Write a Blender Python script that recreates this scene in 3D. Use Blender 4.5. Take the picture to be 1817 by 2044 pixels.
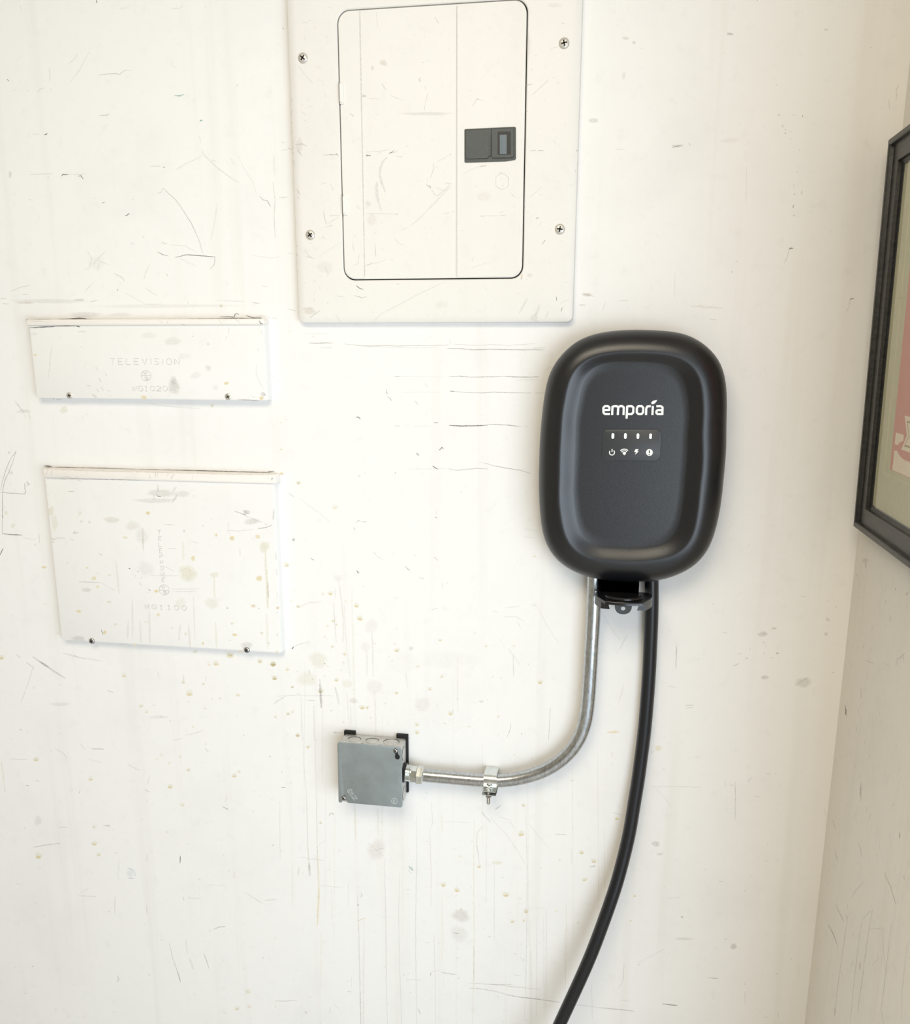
import bpy, bmesh, math, random
from mathutils import Vector, Matrix

for o in list(bpy.data.objects):
    bpy.data.objects.remove(o, do_unlink=True)
SC = bpy.context.scene
COL = SC.collection
PI = math.pi

# ------------------------------------------------------------------ camera
YAW, PITCH, ROLL = 0.172622, -0.238070, 0.001736
FPX, CX, CY, W_, H_ = 1800.0, 908.5, 1129.55, 1817, 2044
CAM = Vector((0.0, -1.45, 1.45))
fw = Vector((-math.sin(YAW) * math.cos(PITCH), math.cos(YAW) * math.cos(PITCH), math.sin(PITCH)))
rt = Vector((math.cos(YAW), math.sin(YAW), 0.0))
up = rt.cross(fw)
rt, up = rt * math.cos(ROLL) + up * math.sin(ROLL), -rt * math.sin(ROLL) + up * math.cos(ROLL)
cd = bpy.data.cameras.new('camera')
cam = bpy.data.objects.new('camera', cd)
COL.objects.link(cam)
cam.matrix_world = Matrix(((rt.x, up.x, -fw.x, CAM.x), (rt.y, up.y, -fw.y, CAM.y), (rt.z, up.z, -fw.z, CAM.z), (0, 0, 0, 1)))
cd.sensor_fit = 'HORIZONTAL'
cd.sensor_width = 36.0
cd.lens = 36.0 * FPX / W_
cd.shift_y = (CY - H_ / 2) / W_
cd.clip_start = 0.02
SC.camera = cam

# ------------------------------------------------------------------ world, daylight, exposure
SC.view_settings.view_transform = 'Standard'
SC.view_settings.look = 'None'
SC.view_settings.gamma = 1.0
SC.view_settings.use_curve_mapping = False
SC.view_settings.exposure = -0.01
wd = bpy.data.worlds.new('daylight')
SC.world = wd
wd.use_nodes = True
bg = wd.node_tree.nodes['Background']
bg.inputs[0].default_value = (0.80, 0.90, 1.0, 1)
bg.inputs[1].default_value = 1.1

def area(name, loc, target, sx, sy, energy, color):
    l = bpy.data.lights.new(name, 'AREA')
    l.shape = 'RECTANGLE'; l.size = sx; l.size_y = sy; l.energy = energy; l.color = color
    o = bpy.data.objects.new(name, l)
    COL.objects.link(o)
    o.location = loc
    o.rotation_euler = (Vector(target) - Vector(loc)).to_track_quat('-Z', 'Y').to_euler()
    return o
# daylight entering by the open garage door in the right-hand side of the garage
area('garage_door_daylight', (1.60, -2.75, .80), (-0.5, 0.0, .75), 2.8, 1.6, 70, (0.78, 0.89, 1.0))
# unseen warm fill light overhead, added to brighten the wall
area('warm_fill_light', (-0.35, -1.75, 2.44), (-0.35, -1.45, 0.0), 1.2, 1.0, 31, (1.0, 0.885, 0.70))

# ------------------------------------------------------------------ pixel -> place
def ray(px, py):
    return rt * ((px - CX) / FPX) - up * ((py - CY) / FPX) + fw
def onY(px, py, y=0.0):
    d = ray(px, py); return CAM + d * ((y - CAM.y) / d.y)
def onX(px, py, x):
    d = ray(px, py); return CAM + d * ((x - CAM.x) / d.x)
XR = 0.3785

# ------------------------------------------------------------------ materials
def new_mat(name):
    m = bpy.data.materials.new(name); m.use_nodes = True
    nt = m.node_tree
    return m, nt, nt.nodes['Principled BSDF']
def N(nt, t, **kw):
    n = nt.nodes.new(t)
    for k, v in kw.items(): setattr(n, k, v)
    return n
def noise(nt, scale, detail=4, rough=.6, vec=None, dist=0):
    n = N(nt, 'ShaderNodeTexNoise')
    n.inputs['Scale'].default_value = scale; n.inputs['Detail'].default_value = detail
    n.inputs['Roughness'].default_value = rough; n.inputs['Distortion'].default_value = dist
    if vec: nt.links.new(vec, n.inputs['Vector'])
    return n.outputs['Fac']
def ramp(nt, fac, a, b, ca=(0, 0, 0, 1), cb=(1, 1, 1, 1)):
    r = N(nt, 'ShaderNodeValToRGB')
    r.color_ramp.elements[0].position = a; r.color_ramp.elements[1].position = b
    r.color_ramp.elements[0].color = ca; r.color_ramp.elements[1].color = cb
    nt.links.new(fac, r.inputs[0]); return r.outputs[0]
def mix(nt, fac, a, b, mode='MIX'):
    m = N(nt, 'ShaderNodeMix', data_type='RGBA', blend_type=mode)
    for s, v in ((m.inputs[0], fac), (m.inputs[6], a), (m.inputs[7], b)):
        if isinstance(v, (int, float)): s.default_value = v
        elif isinstance(v, tuple): s.default_value = v
        else: nt.links.new(v, s)
    return m.outputs[2]
def objvec(nt, sc=(1, 1, 1)):
    tc = N(nt, 'ShaderNodeTexCoord'); mp = N(nt, 'ShaderNodeMapping')
    mp.inputs['Scale'].default_value = sc
    nt.links.new(tc.outputs['Object'], mp.inputs[0]); return mp.outputs[0]
def bump(nt, h, strength, dist, bsdf):
    b = N(nt, 'ShaderNodeBump'); b.inputs['Strength'].default_value = strength; b.inputs['Distance'].default_value = dist
    nt.links.new(h, b.inputs['Height']); nt.links.new(b.outputs[0], bsdf.inputs['Normal'])

def painted(name, base, rough=.5, dirt=.35, streak=.25, grain=.12):
    """old off-white paint: soft grey dirt clouds, thin vertical runs, fine roller grain"""
    m, nt, b = new_mat(name)
    v = objvec(nt); vs = objvec(nt, (26, 26, .9))
    d1 = ramp(nt, noise(nt, 5.0, 6, .62, v), .50, .78)
    d2 = ramp(nt, noise(nt, 38, 5, .7, v), .56, .80)
    st = ramp(nt, noise(nt, 1.0, 3, .55, vs), .56, .74)
    fl = ramp(nt, noise(nt, 160, 3, .7, v), .69, .78)
    dr = tuple(c * k for c, k in zip(base, (.80, .79, .79))) + (1,)
    c = mix(nt, dirt * .8, base + (1,), mix(nt, d1, base + (1,), dr))
    c = mix(nt, dirt, c, mix(nt, d2, c, dr))
    c = mix(nt, streak, c, mix(nt, st, c, tuple(k * q for k, q in zip(base, (.82, .80, .74))) + (1,)))
    c = mix(nt, .30, c, mix(nt, fl, c, (.45, .42, .38, 1)))
    nt.links.new(c, b.inputs['Base Color'])
    b.inputs['Roughness'].default_value = rough
    b.inputs['Specular IOR Level'].default_value = .35
    bump(nt, noise(nt, 420, 3, .6, v), grain, .0006, b)
    return m
PAINT_WALL = painted('wall_paint', (.85, .840, .822), .55, .34, .24)
PAINT_SIDE = painted('side_wall_paint', (.80, .765, .70), .6, .45, .30, .25)
PAINT_METAL = painted('cover_paint', (.825, .815, .795), .42, .22, .06, .07)
PAINT_PANEL = painted('panel_paint', (.80, .78, .742), .42, .24, .08, .07)
PAINT_LIP = painted('lip_paint', (.84, .80, .755), .45, .35, .0, .08)

def plain(name, col, rough=.5, metal=0.0, spec=.5, var=.0, scale=40, bmp=0, coat=0):
    m, nt, b = new_mat(name)
    v = objvec(nt)
    if var:
        f = noise(nt, scale, 5, .65, v)
        nt.links.new(mix(nt, ramp(nt, f, .3, .7), tuple(c * (1 - var) for c in col) + (1,), tuple(min(1, c * (1 + var)) for c in col) + (1,)), b.inputs['Base Color'])
    else:
        b.inputs['Base Color'].default_value = col + (1,)
    b.inputs['Roughness'].default_value = rough; b.inputs['Metallic'].default_value = metal
    b.inputs['Specular IOR Level'].default_value = spec; b.inputs['Coat Weight'].default_value = coat
    if bmp: bump(nt, noise(nt, 900, 2, .5, v), bmp, .0004, b)
    return m
BLACK_PLASTIC = plain('black_textured_plastic', (.006, .0065, .008), .33, 0, .62, .1, 600, .22)
PANEL_PLASTIC = plain('satin_black_plastic', (.036, .039, .043), .42, 0, .5, .1, 500, .15)
BLACK_GLOSS = plain('black_smooth_plastic', (.010, .010, .012), .25, 0, .5)
RUBBER = plain('black_rubber', (.005, .006, .009), .30, 0, .5, .2, 200, .1)
GALV = plain('galvanised_steel', (.33, .37, .38), .50, .55, .5, .10, 30, .08)
GALV_SIDE = plain('zinc_box_steel', (.56, .55, .53), .42, .65, .5, .18, 60, .08)
ZINC = plain('bright_zinc', (.72, .75, .74), .22, 1.0, .5, .12, 90)
DARKGREY = plain('dark_grey_plastic', (.062, .072, .069), .45, 0, .5, .08, 200, .1)
RECESS = plain('recess_black', (.004, .005, .006), .4)
SLATE = plain('slate_plastic', (.12, .155, .18), .35)
WHITE_INK = plain('white_print', (.88, .90, .88), .5)
BLACK_HOLE = plain('dark_void', (.003, .003, .003), .7)
SCREW_PAINTED = plain('painted_screw', (.60, .57, .52), .35, .35, .5, .15, 300)
SCREW_STEEL = plain('steel_screw', (.42, .41, .40), .25, 1.0, .5, .15, 300)
FRAME_WOOD = None
m, nt, b = new_mat('black_stained_wood'); FRAME_WOOD = m
v = objvec(nt, (60, 9, 60))
g = noise(nt, 3.0, 6, .7, v)
nt.links.new(ramp(nt, g, .35, .75, (.006, .006, .006, 1), (.040, .038, .034, 1)), b.inputs['Base Color'])
b.inputs['Roughness'].default_value = .38; b.inputs['Specular IOR Level'].default_value = .6
bump(nt, g, .15, .0006, b)
MAT_BOARD = plain('mat_board', (.52, .50, .34), .8, 0, .3, .06, 90)
ART_PINK = plain('print_pink', (.60, .26, .21), .7, 0, .3, .06, 200)
ART_CREAM = plain('print_cream', (.78, .68, .52), .7, 0, .3, .05, 200)
ART_TAN = plain('print_tan', (.40, .30, .17), .7, 0, .3)
BACKING = plain('backing_board', (.30, .25, .18), .8)
CONCRETE = plain('floor_concrete', (.55, .53, .50), .8, 0, .3, .2, 6)
CEIL = plain('ceiling_paint', (.62, .57, .48), .8, 0, .3, .05, 8)
INNER = plain('inner_wall_paint', (.50, .44, .35), .8, 0, .3, .05, 5)

# conduit: galvanised with crystalline streaks along it
m, nt, b = new_mat('emt_steel'); EMT = m
v = objvec(nt, (1, 1, .35))
f = noise(nt, 260, 5, .75, v)
nt.links.new(ramp(nt, f, .32, .70, (.36, .38, .40, 1), (.66, .68, .69, 1)), b.inputs['Base Color'])
nt.links.new(ramp(nt, noise(nt, 120, 4, .7, v), .3, .8, (.20, .20, .20, 1), (.34, .34, .34, 1)), b.inputs['Roughness'])
b.inputs['Metallic'].default_value = 1.0
bump(nt, f, .10, .0004, b)

m, nt, b = new_mat('glass_pane'); GLASS = m
nt.nodes.remove(b)
out = nt.nodes['Material Output']
tr = N(nt, 'ShaderNodeBsdfTransparent'); gl = N(nt, 'ShaderNodeBsdfGlossy'); mx = N(nt, 'ShaderNodeMixShader')
fr = N(nt, 'ShaderNodeFresnel'); fr.inputs[0].default_value = 1.45
gl.inputs['Roughness'].default_value = .03
ge = N(nt, 'ShaderNodeNewGeometry'); sb = N(nt, 'ShaderNodeMath', operation='SUBTRACT'); sb.inputs[0].default_value = 1; nt.links.new(ge.outputs['Backfacing'], sb.inputs[1])
mu = N(nt, 'ShaderNodeMath', operation='MULTIPLY'); nt.links.new(fr.outputs[0], mu.inputs[0]); nt.links.new(sb.outputs[0], mu.inputs[1])
nt.links.new(mu.outputs[0], mx.inputs[0]); nt.links.new(tr.outputs[0], mx.inputs[1]); nt.links.new(gl.outputs[0], mx.inputs[2])
nt.links.new(mx.outputs[0], out.inputs[0])

def led_mat(name, col, e):
    m, nt, b = new_mat(name)
    b.inputs['Base Color'].default_value = (.9, .92, .9, 1)
    b.inputs['Emission Color'].default_value = col + (1,); b.inputs['Emission Strength'].default_value = e
    return m
LED_GREEN = led_mat('lit_lens_green', (.75, 1.0, .80), 1.1)
LED_WHITE = led_mat('pale_lens', (1, 1, 1), .35)

# wear marks and painted shade lines: colour and strength come from the mesh, broken up by noise
m, nt, b = new_mat('wear_and_shade_marks'); MARK = m
out = nt.nodes['Material Output']
at = N(nt, 'ShaderNodeAttribute', attribute_name='mk')
nt.links.new(at.outputs['Color'], b.inputs['Base Color'])
b.inputs['Roughness'].default_value = .6; b.inputs['Specular IOR Level'].default_value = .3
tr = N(nt, 'ShaderNodeBsdfTransparent'); mx = N(nt, 'ShaderNodeMixShader')
ma = N(nt, 'ShaderNodeMath', operation='MULTIPLY', use_clamp=True)
nt.links.new(at.outputs['Alpha'], ma.inputs[0])
nt.links.new(ramp(nt, noise(nt, 330, 3, .7, objvec(nt)), .36, .56, (.55, .55, .55, 1), (1, 1, 1, 1)), ma.inputs[1])
nt.links.new(ma.outputs[0], mx.inputs[0]); nt.links.new(tr.outputs[0], mx.inputs[1]); nt.links.new(b.outputs[0], mx.inputs[2])
nt.links.new(mx.outputs[0], out.inputs[0])

# ------------------------------------------------------------------ mesh builder
class MB:
    def __init__(s): s.v = []; s.f = []; s.mi = []; s.c = {}; s.k = 0
    def add(s, vs, fs, mi=0, cols=None):
        n = len(s.v); s.v += [tuple(p) for p in vs]
        for f in fs: s.f.append([i + n for i in f]); s.mi.append(mi)
        if cols:
            for i, c in enumerate(cols): s.c[n + i] = c
    def box(s, a, b, mi=0):
        x0, y0, z0 = a; x1, y1, z1 = b
        s.add([(x0, y0, z0), (x1, y0, z0), (x1, y1, z0), (x0, y1, z0), (x0, y0, z1), (x1, y0, z1), (x1, y1, z1), (x0, y1, z1)],
              [(0, 3, 2, 1), (4, 5, 6, 7), (0, 1, 5, 4), (1, 2, 6, 5), (2, 3, 7, 6), (3, 0, 4, 7)], mi)
    def rings(s, rs, cap0=True, cap1=True, mi=0, closed=True):
        n = len(rs[0]); vs = [p for r in rs for p in r]; fs = []
        m = n if closed else n - 1
        for k in range(len(rs) - 1):
            for i in range(m):
                j = (i + 1) % n
                fs.append((k * n + i, k * n + j, (k + 1) * n + j, (k + 1) * n + i))
        if cap0: fs.append(tuple(range(n - 1, -1, -1)))
        if cap1: fs.append(tuple((len(rs) - 1) * n + i for i in range(n)))
        s.add(vs, fs, mi)
    def lathe(s, c, axis, prof, n=24, mi=0, cap0=True, cap1=True):
        """prof: (distance along axis, radius)"""
        a = Vector(axis).normalized(); u = a.orthogonal().normalized(); w = a.cross(u); c = Vector(c)
        s.rings([[c + a * h + (u * math.cos(2 * PI * i / n) + w * math.sin(2 * PI * i / n)) * r for i in range(n)] for h, r in prof], cap0, cap1, mi)
    def tube(s, pts, r, n=20, mi=0, caps=True):
        pts = [Vector(p) for p in pts]; rs = []; u = None
        for i, p in enumerate(pts):
            t = (pts[min(i + 1, len(pts) - 1)] - pts[max(i - 1, 0)]).normalized()
            u = (t.orthogonal() if u is None else u - t * u.dot(t)).normalized(); w = t.cross(u)
            rs.append([p + (u * math.cos(2 * PI * k / n) + w * math.sin(2 * PI * k / n)) * r for k in range(n)])
        s.rings(rs, caps, caps, mi)
    def build(s, name, mats, parent=None, angle=35, smooth=True, fixn=False):
        base = Vector((0, 0, 0)); q = parent
        while q is not None: base += q.location; q = q.parent
        me = bpy.data.meshes.new(name)
        me.from_pydata([tuple(Vector(p) - base) for p in s.v], [], s.f)
        for mt in (mats if isinstance(mats, (list, tuple)) else [mats]): me.materials.append(mt)
        for p, i in zip(me.polygons, s.mi): p.material_index = i
        if s.c:
            ca = me.color_attributes.new('mk', 'FLOAT_COLOR', 'POINT')
            for i in range(len(s.v)): ca.data[i].color = s.c.get(i, (0, 0, 0, 0))
        me.validate(); me.update()
        if fixn:
            bm = bmesh.new(); bm.from_mesh(me); bmesh.ops.recalc_face_normals(bm, faces=bm.faces); bm.to_mesh(me); bm.free()
        if smooth:
            me.shade_smooth(); me.set_sharp_from_angle(angle=math.radians(angle))
        o = bpy.data.objects.new(name, me); COL.objects.link(o)
        if parent is not None: o.parent = parent
        return o

def thing(name, label, cat, loc, group=None):
    o = bpy.data.objects.new(name, None); COL.objects.link(o)
    o.empty_display_size = .05; o.location = loc
    o['label'] = label; o['category'] = cat
    if group: o['group'] = group
    return o
def tag(o, label, cat):
    o['label'] = label; o['category'] = cat; return o
def struct(o): o['kind'] = 'structure'; return o

def rr(x0, x1, z0, z1, r, n=8):
    """rounded rectangle, counter-clockwise seen from the room"""
    out = []
    for cx, cz, a0 in ((x1 - r, z1 - r, 0), (x0 + r, z1 - r, 90), (x0 + r, z0 + r, 180), (x1 - r, z0 + r, 270)):
        for k in range(n + 1):
            a = math.radians(a0 + 90 * k / n); out.append((cx + r * math.cos(a), cz + r * math.sin(a)))
    return out
def ring(c, y): return [(x, y, z) for x, z in c]
def plate(mb, x0, x1, z0, z1, yb, yf, r=.002, bev=.001, mi=0, n=6, flare=0):
    """slab with its back at yb and rounded front edge at yf (yf < yb)"""
    b2 = bev * .3
    mb.rings([ring(rr(x0 - flare, x1 + flare, z0 - flare, z1 + flare, r, n), yb), ring(rr(x0, x1, z0, z1, r, n), yf + bev),
              ring(rr(x0 + b2, x1 - b2, z0 + b2, z1 - b2, max(r - b2, 1e-4), n), yf + b2),
              ring(rr(x0 + bev, x1 - bev, z0 + bev, z1 - bev, max(r - bev, 1e-4), n), yf)], True, True, mi)
def clipx(poly, xa, keep_less):
    out = []
    for i in range(len(poly)):
        p, q = poly[i], poly[(i + 1) % len(poly)]
        ip = (p[0] <= xa) == keep_less; iq = (q[0] <= xa) == keep_less
        if ip: out.append(p)
        if ip != iq:
            t = (xa - p[0]) / (q[0] - p[0]); out.append((xa, p[1] + t * (q[1] - p[1])))
    return out
def extr(mb, poly, yb, yf, mi=0):
    mb.rings([ring(poly, yb), ring(poly, yf)], True, True, mi)

def screw(parent, c, y, r, mat, h=.0022, rot=.5, name='screw', cross=True, out=(0, -1, 0)):
    mb = MB(); x, z = c
    mb.lathe((x, y, z), (0, -1, 0), [(-.001, r), (h * .25, r), (h * .6, r * .9), (h * .88, r * .62), (h, r * .3), (h * 1.02, r * .02)], 24, 0, True, True)
    if cross:
        for a in (rot, rot + PI / 2):
            dx, dz = math.cos(a) * r * .55, math.sin(a) * r * .55; nx, nz = -math.sin(a) * r * .13, math.cos(a) * r * .13
            q = [(x - dx - nx, z - dz - nz), (x + dx - nx, z + dz - nz), (x + dx + nx, z + dz + nz), (x - dx + nx, z - dz + nz)]
            extr(mb, q, y - h * .5, y - h * 1.08, 1)
    return mb.build(name, [mat, BLACK_HOLE], parent)

# ------------------------------------------------------------------ wear marks and painted shade lines
CK = {'k': (.05, .042, .035), 'g': (.34, .32, .295), 'm': (.57, .54, .50), 't': (.58, .49, .39), 'p': (.66, .55, .47), 'y': (.86, .70, .34),
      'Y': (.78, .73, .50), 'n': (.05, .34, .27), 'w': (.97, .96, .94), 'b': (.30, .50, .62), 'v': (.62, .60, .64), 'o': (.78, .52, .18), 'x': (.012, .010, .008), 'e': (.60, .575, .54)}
class Marks:
    """places strokes and blobs, given where the photo shows them, on one flat surface of a mesh"""
    def __init__(s, mb, fn, nrm, mi=1):
        s.mb = mb; s.fn = fn; s.n = Vector(nrm); s.mi = mi; s.off = .00022
    def P(s, x, y):
        return s.fn(x, y) + s.n * s.off
    def stroke(s, pts, w=1.4, a=.8, c='k', taper=True, wob=.35):
        pts = [Vector((p[0], p[1])) for p in pts]
        # subdivide
        q = [pts[0]]
        for p0, p1 in zip(pts, pts[1:]):
            L = (p1 - p0).length; k = max(1, int(L / 6))
            for i in range(1, k + 1):
                e = Vector((RNG.uniform(-wob, wob), RNG.uniform(-wob, wob))) if i < k else Vector((0, 0))
                q.append(p0.lerp(p1, i / k) + e)
        n = len(q); vs = []; cs = []; col = CK[c] 
        for i, p in enumerate(q):
            t = (q[min(i + 1, n - 1)] - q[max(i - 1, 0)]); t = t / max(t.length, 1e-6); nn = Vector((-t.y, t.x))
            u = i / (n - 1) if n > 1 else 0
            k = (min(1, .35 + 2.4 * min(u, 1 - u))) if taper else 1
            hw = w * .5 * k * RNG.uniform(.8, 1.2) + .35
            al = a * (.86 if c in 'kxn' else .66) * RNG.uniform(.75, 1.0)
            for d, aa in ((-1, 0), (-.45, al), (.45, al), (1, 0)):
                pp = p + nn * hw * d; vs.append(s.P(pp.x, pp.y)); cs.append(col + (aa,))
        fs = [(4 * i + j, 4 * i + j + 1, 4 * i + j + 5, 4 * i + j + 4) for i in range(n - 1) for j in range(3)]
        s.mb.add(vs, fs, s.mi, cs); s.off += 4e-7
    def blob(s, x, y, rx, ry=None, a=.5, c='Y', irr=.18, soft=.55, n=18, rot=0):
        ry = ry or rx; col = CK[c]; a *= .72
        ph = [RNG.uniform(0, 6.28) for _ in range(3)]
        vs = [s.P(x, y)]; cs = [col + (a,)]
        for k, al in ((soft, a), (1.0, 0)):
            for i in range(n):
                t = 2 * PI * i / n; q = k * (1 + irr * (.5 * math.sin(2 * t + ph[0]) + .35 * math.sin(3 * t + ph[1]) + .3 * math.sin(5 * t + ph[2])))
                ex, ey = math.cos(t) * rx * q, math.sin(t) * ry * q
                vs.append(s.P(x + ex * math.cos(rot) - ey * math.sin(rot), y + ex * math.sin(rot) + ey * math.cos(rot))); cs.append(col + (al,))
        fs = [(0, 1 + i, 1 + (i + 1) % n) for i in range(n)] + [(1 + i, 1 + n + i, 1 + n + (i + 1) % n, 1 + (i + 1) % n) for i in range(n)]
        s.mb.add(vs, fs, s.mi, cs); s.off += 4e-7
    def run(s, ox, oy, sc, items):
        for it in items:
            k = it[0]
            if k == 'o':      # blob: x, y, rx, ry, alpha, colour
                _, x, y, rx, ry, a, c = it; s.blob(ox + x / sc, oy + y / sc, rx / sc, ry / sc, a, c)
            elif k == 'd':    # yellow drop
                _, x, y, r, a = it; r *= 1.25
                s.blob(ox + x / sc, oy + y / sc, r / sc, r * .8 / sc, a * .45, 'Y')
                s.blob(ox + x / sc, oy + (y + r * .35) / sc, r * .7 / sc, r * .38 / sc, a, 'y')
            else:             # stroke: width(px of photo), alpha, colour, points
                _, w, a, c, pts = it; s.stroke([(ox + x / sc, oy + y / sc) for x, y in pts], w, a, c)
RNG = random.Random(11)

# ------------------------------------------------------------------ simple line lettering
GL = {'T': [[(0, 1), (1, 1)], [(.5, 1), (.5, 0)]], 'E': [[(1, 1), (0, 1), (0, 0), (1, 0)], [(0, .52), (.8, .52)]], 'L': [[(0, 1), (0, 0), (1, 0)]],
      'V': [[(0, 1), (.5, 0), (1, 1)]], 'I': [[(.5, 1), (.5, 0)]], 'N': [[(0, 0), (0, 1), (1, 0), (1, 1)]], 'P': [[(0, 0), (0, 1), (.75, 1), (1, .8), (.95, .55), (.7, .47), (0, .47)]],
      'H': [[(0, 0), (0, 1)], [(1, 0), (1, 1)], [(0, .5), (1, .5)]], 'W': [[(0, 1), (.25, 0), (.5, .8), (.75, 0), (1, 1)]], '1': [[(.25, .8), (.5, 1), (.5, 0)], [(.3, 0), (.75, 0)]],
      'O': [[(.5 + .5 * math.cos(t * PI / 6), .5 + .5 * math.sin(t * PI / 6)) for t in range(13)]],
      'S': [[(.95, .82), (.7, 1), (.3, 1), (.05, .8), (.2, .56), (.8, .44), (.95, .2), (.7, 0), (.3, 0), (.05, .18)]],
      'G': [[(.95, .82), (.7, 1), (.3, 1), (.02, .7), (.02, .3), (.3, 0), (.7, 0), (.97, .25), (.97, .48), (.55, .48)]],
      'C': [[(.95, .82), (.7, 1), (.3, 1), (.02, .7), (.02, .3), (.3, 0), (.7, 0), (.97, .2)]],
      '2': [[(.05, .78), (.3, 1), (.7, 1), (.95, .78), (.85, .5), (.05, 0), (1, 0)]],
      'R': [[(0, 0), (0, 1), (.75, 1), (1, .8), (.95, .55), (.7, .47), (0, .47)], [(.5, .47), (1, 0)]]}
def circle(cx, cy, r, a0=0, a1=360, n=20):
    return [(cx + r * math.cos(math.radians(a0 + (a1 - a0) * i / n)), cy - r * math.sin(math.radians(a0 + (a1 - a0) * i / n))) for i in range(n + 1)]
def glyph(ch, cx, cy, w, h, ang=0):
    ca, sa = math.cos(ang), math.sin(ang); out = []
    for pl in GL[ch]:
        out.append([(cx + ((x - .5) * w) * ca - ((.5 - y) * h) * sa, cy + ((x - .5) * w) * sa + ((.5 - y) * h) * ca) for x, y in pl])
    return out
def rib(mb, fn, nrm, pts, w, h, mi=0, sink=.0002):
    """raised line: three-sided ridge along points given in photo pixels"""
    nrm = Vector(nrm); vs = []; n = len(pts); P = [Vector(p) for p in pts]
    for i, p in enumerate(P):
        t = P[min(i + 1, n - 1)] - P[max(i - 1, 0)]; t = t / max(t.length, 1e-6); nn = Vector((-t.y, t.x)) * w * .5
        vs += [fn(*(p - nn)) - nrm * sink, fn(p.x, p.y) + nrm * h, fn(*(p + nn)) - nrm * sink]
    fs = []
    for i in range(n - 1):
        for j in range(2): fs.append((3 * i + j, 3 * i + j + 1, 3 * i + j + 4, 3 * i + j + 3))
    fs += [(0, 2, 1), (3 * n - 3, 3 * n - 2, 3 * n - 1)]
    mb.add(vs, fs, mi)
def band(mb, fn, nrm, pts, w, h, mi=0, joins=True):
    """flat printed line of constant width standing h proud"""
    nrm = Vector(nrm); P = [Vector(p) for p in pts]; h0 = h
    for a, b_ in zip(P, P[1:]):
        mb.k += 1; h = h0 + (mb.k % 90) * 2.5e-6
        t = (b_ - a).normalized(); nn = Vector((-t.y, t.x)) * w * .5
        q = [a - nn, b_ - nn, b_ + nn, a + nn]
        top = [fn(*p) + nrm * h for p in q]; bot = [fn(*p) for p in q]
        mb.rings([bot, top], True, True, mi)
    if joins:
        for p in P[1:-1]:
            mb.k += 1; h = h0 + (mb.k % 90) * 2.5e-6
            q = [p + Vector((math.cos(k * PI / 5), math.sin(k * PI / 5))) * w * .5 for k in range(10)]
            mb.rings([[fn(*k) for k in q], [fn(*k) + nrm * h for k in q]], True, True, mi)
def shape(mb, fn, nrm, pts, h, mi=0):
    nrm = Vector(nrm)
    mb.rings([[fn(*p) for p in pts], [fn(*p) + nrm * h for p in pts]], True, True, mi)
FRONT = (0, -1, 0)

# ================================================================== THE ROOM
XL, YF, ZC = -2.6, -4.2, 2.5
wb = MB(); wb.box((XL, 0, 0), (XR + .12, .12, ZC))
fnW = lambda x, y: onY(x, y, 0.0)
mk = Marks(wb, fnW, FRONT)
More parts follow.
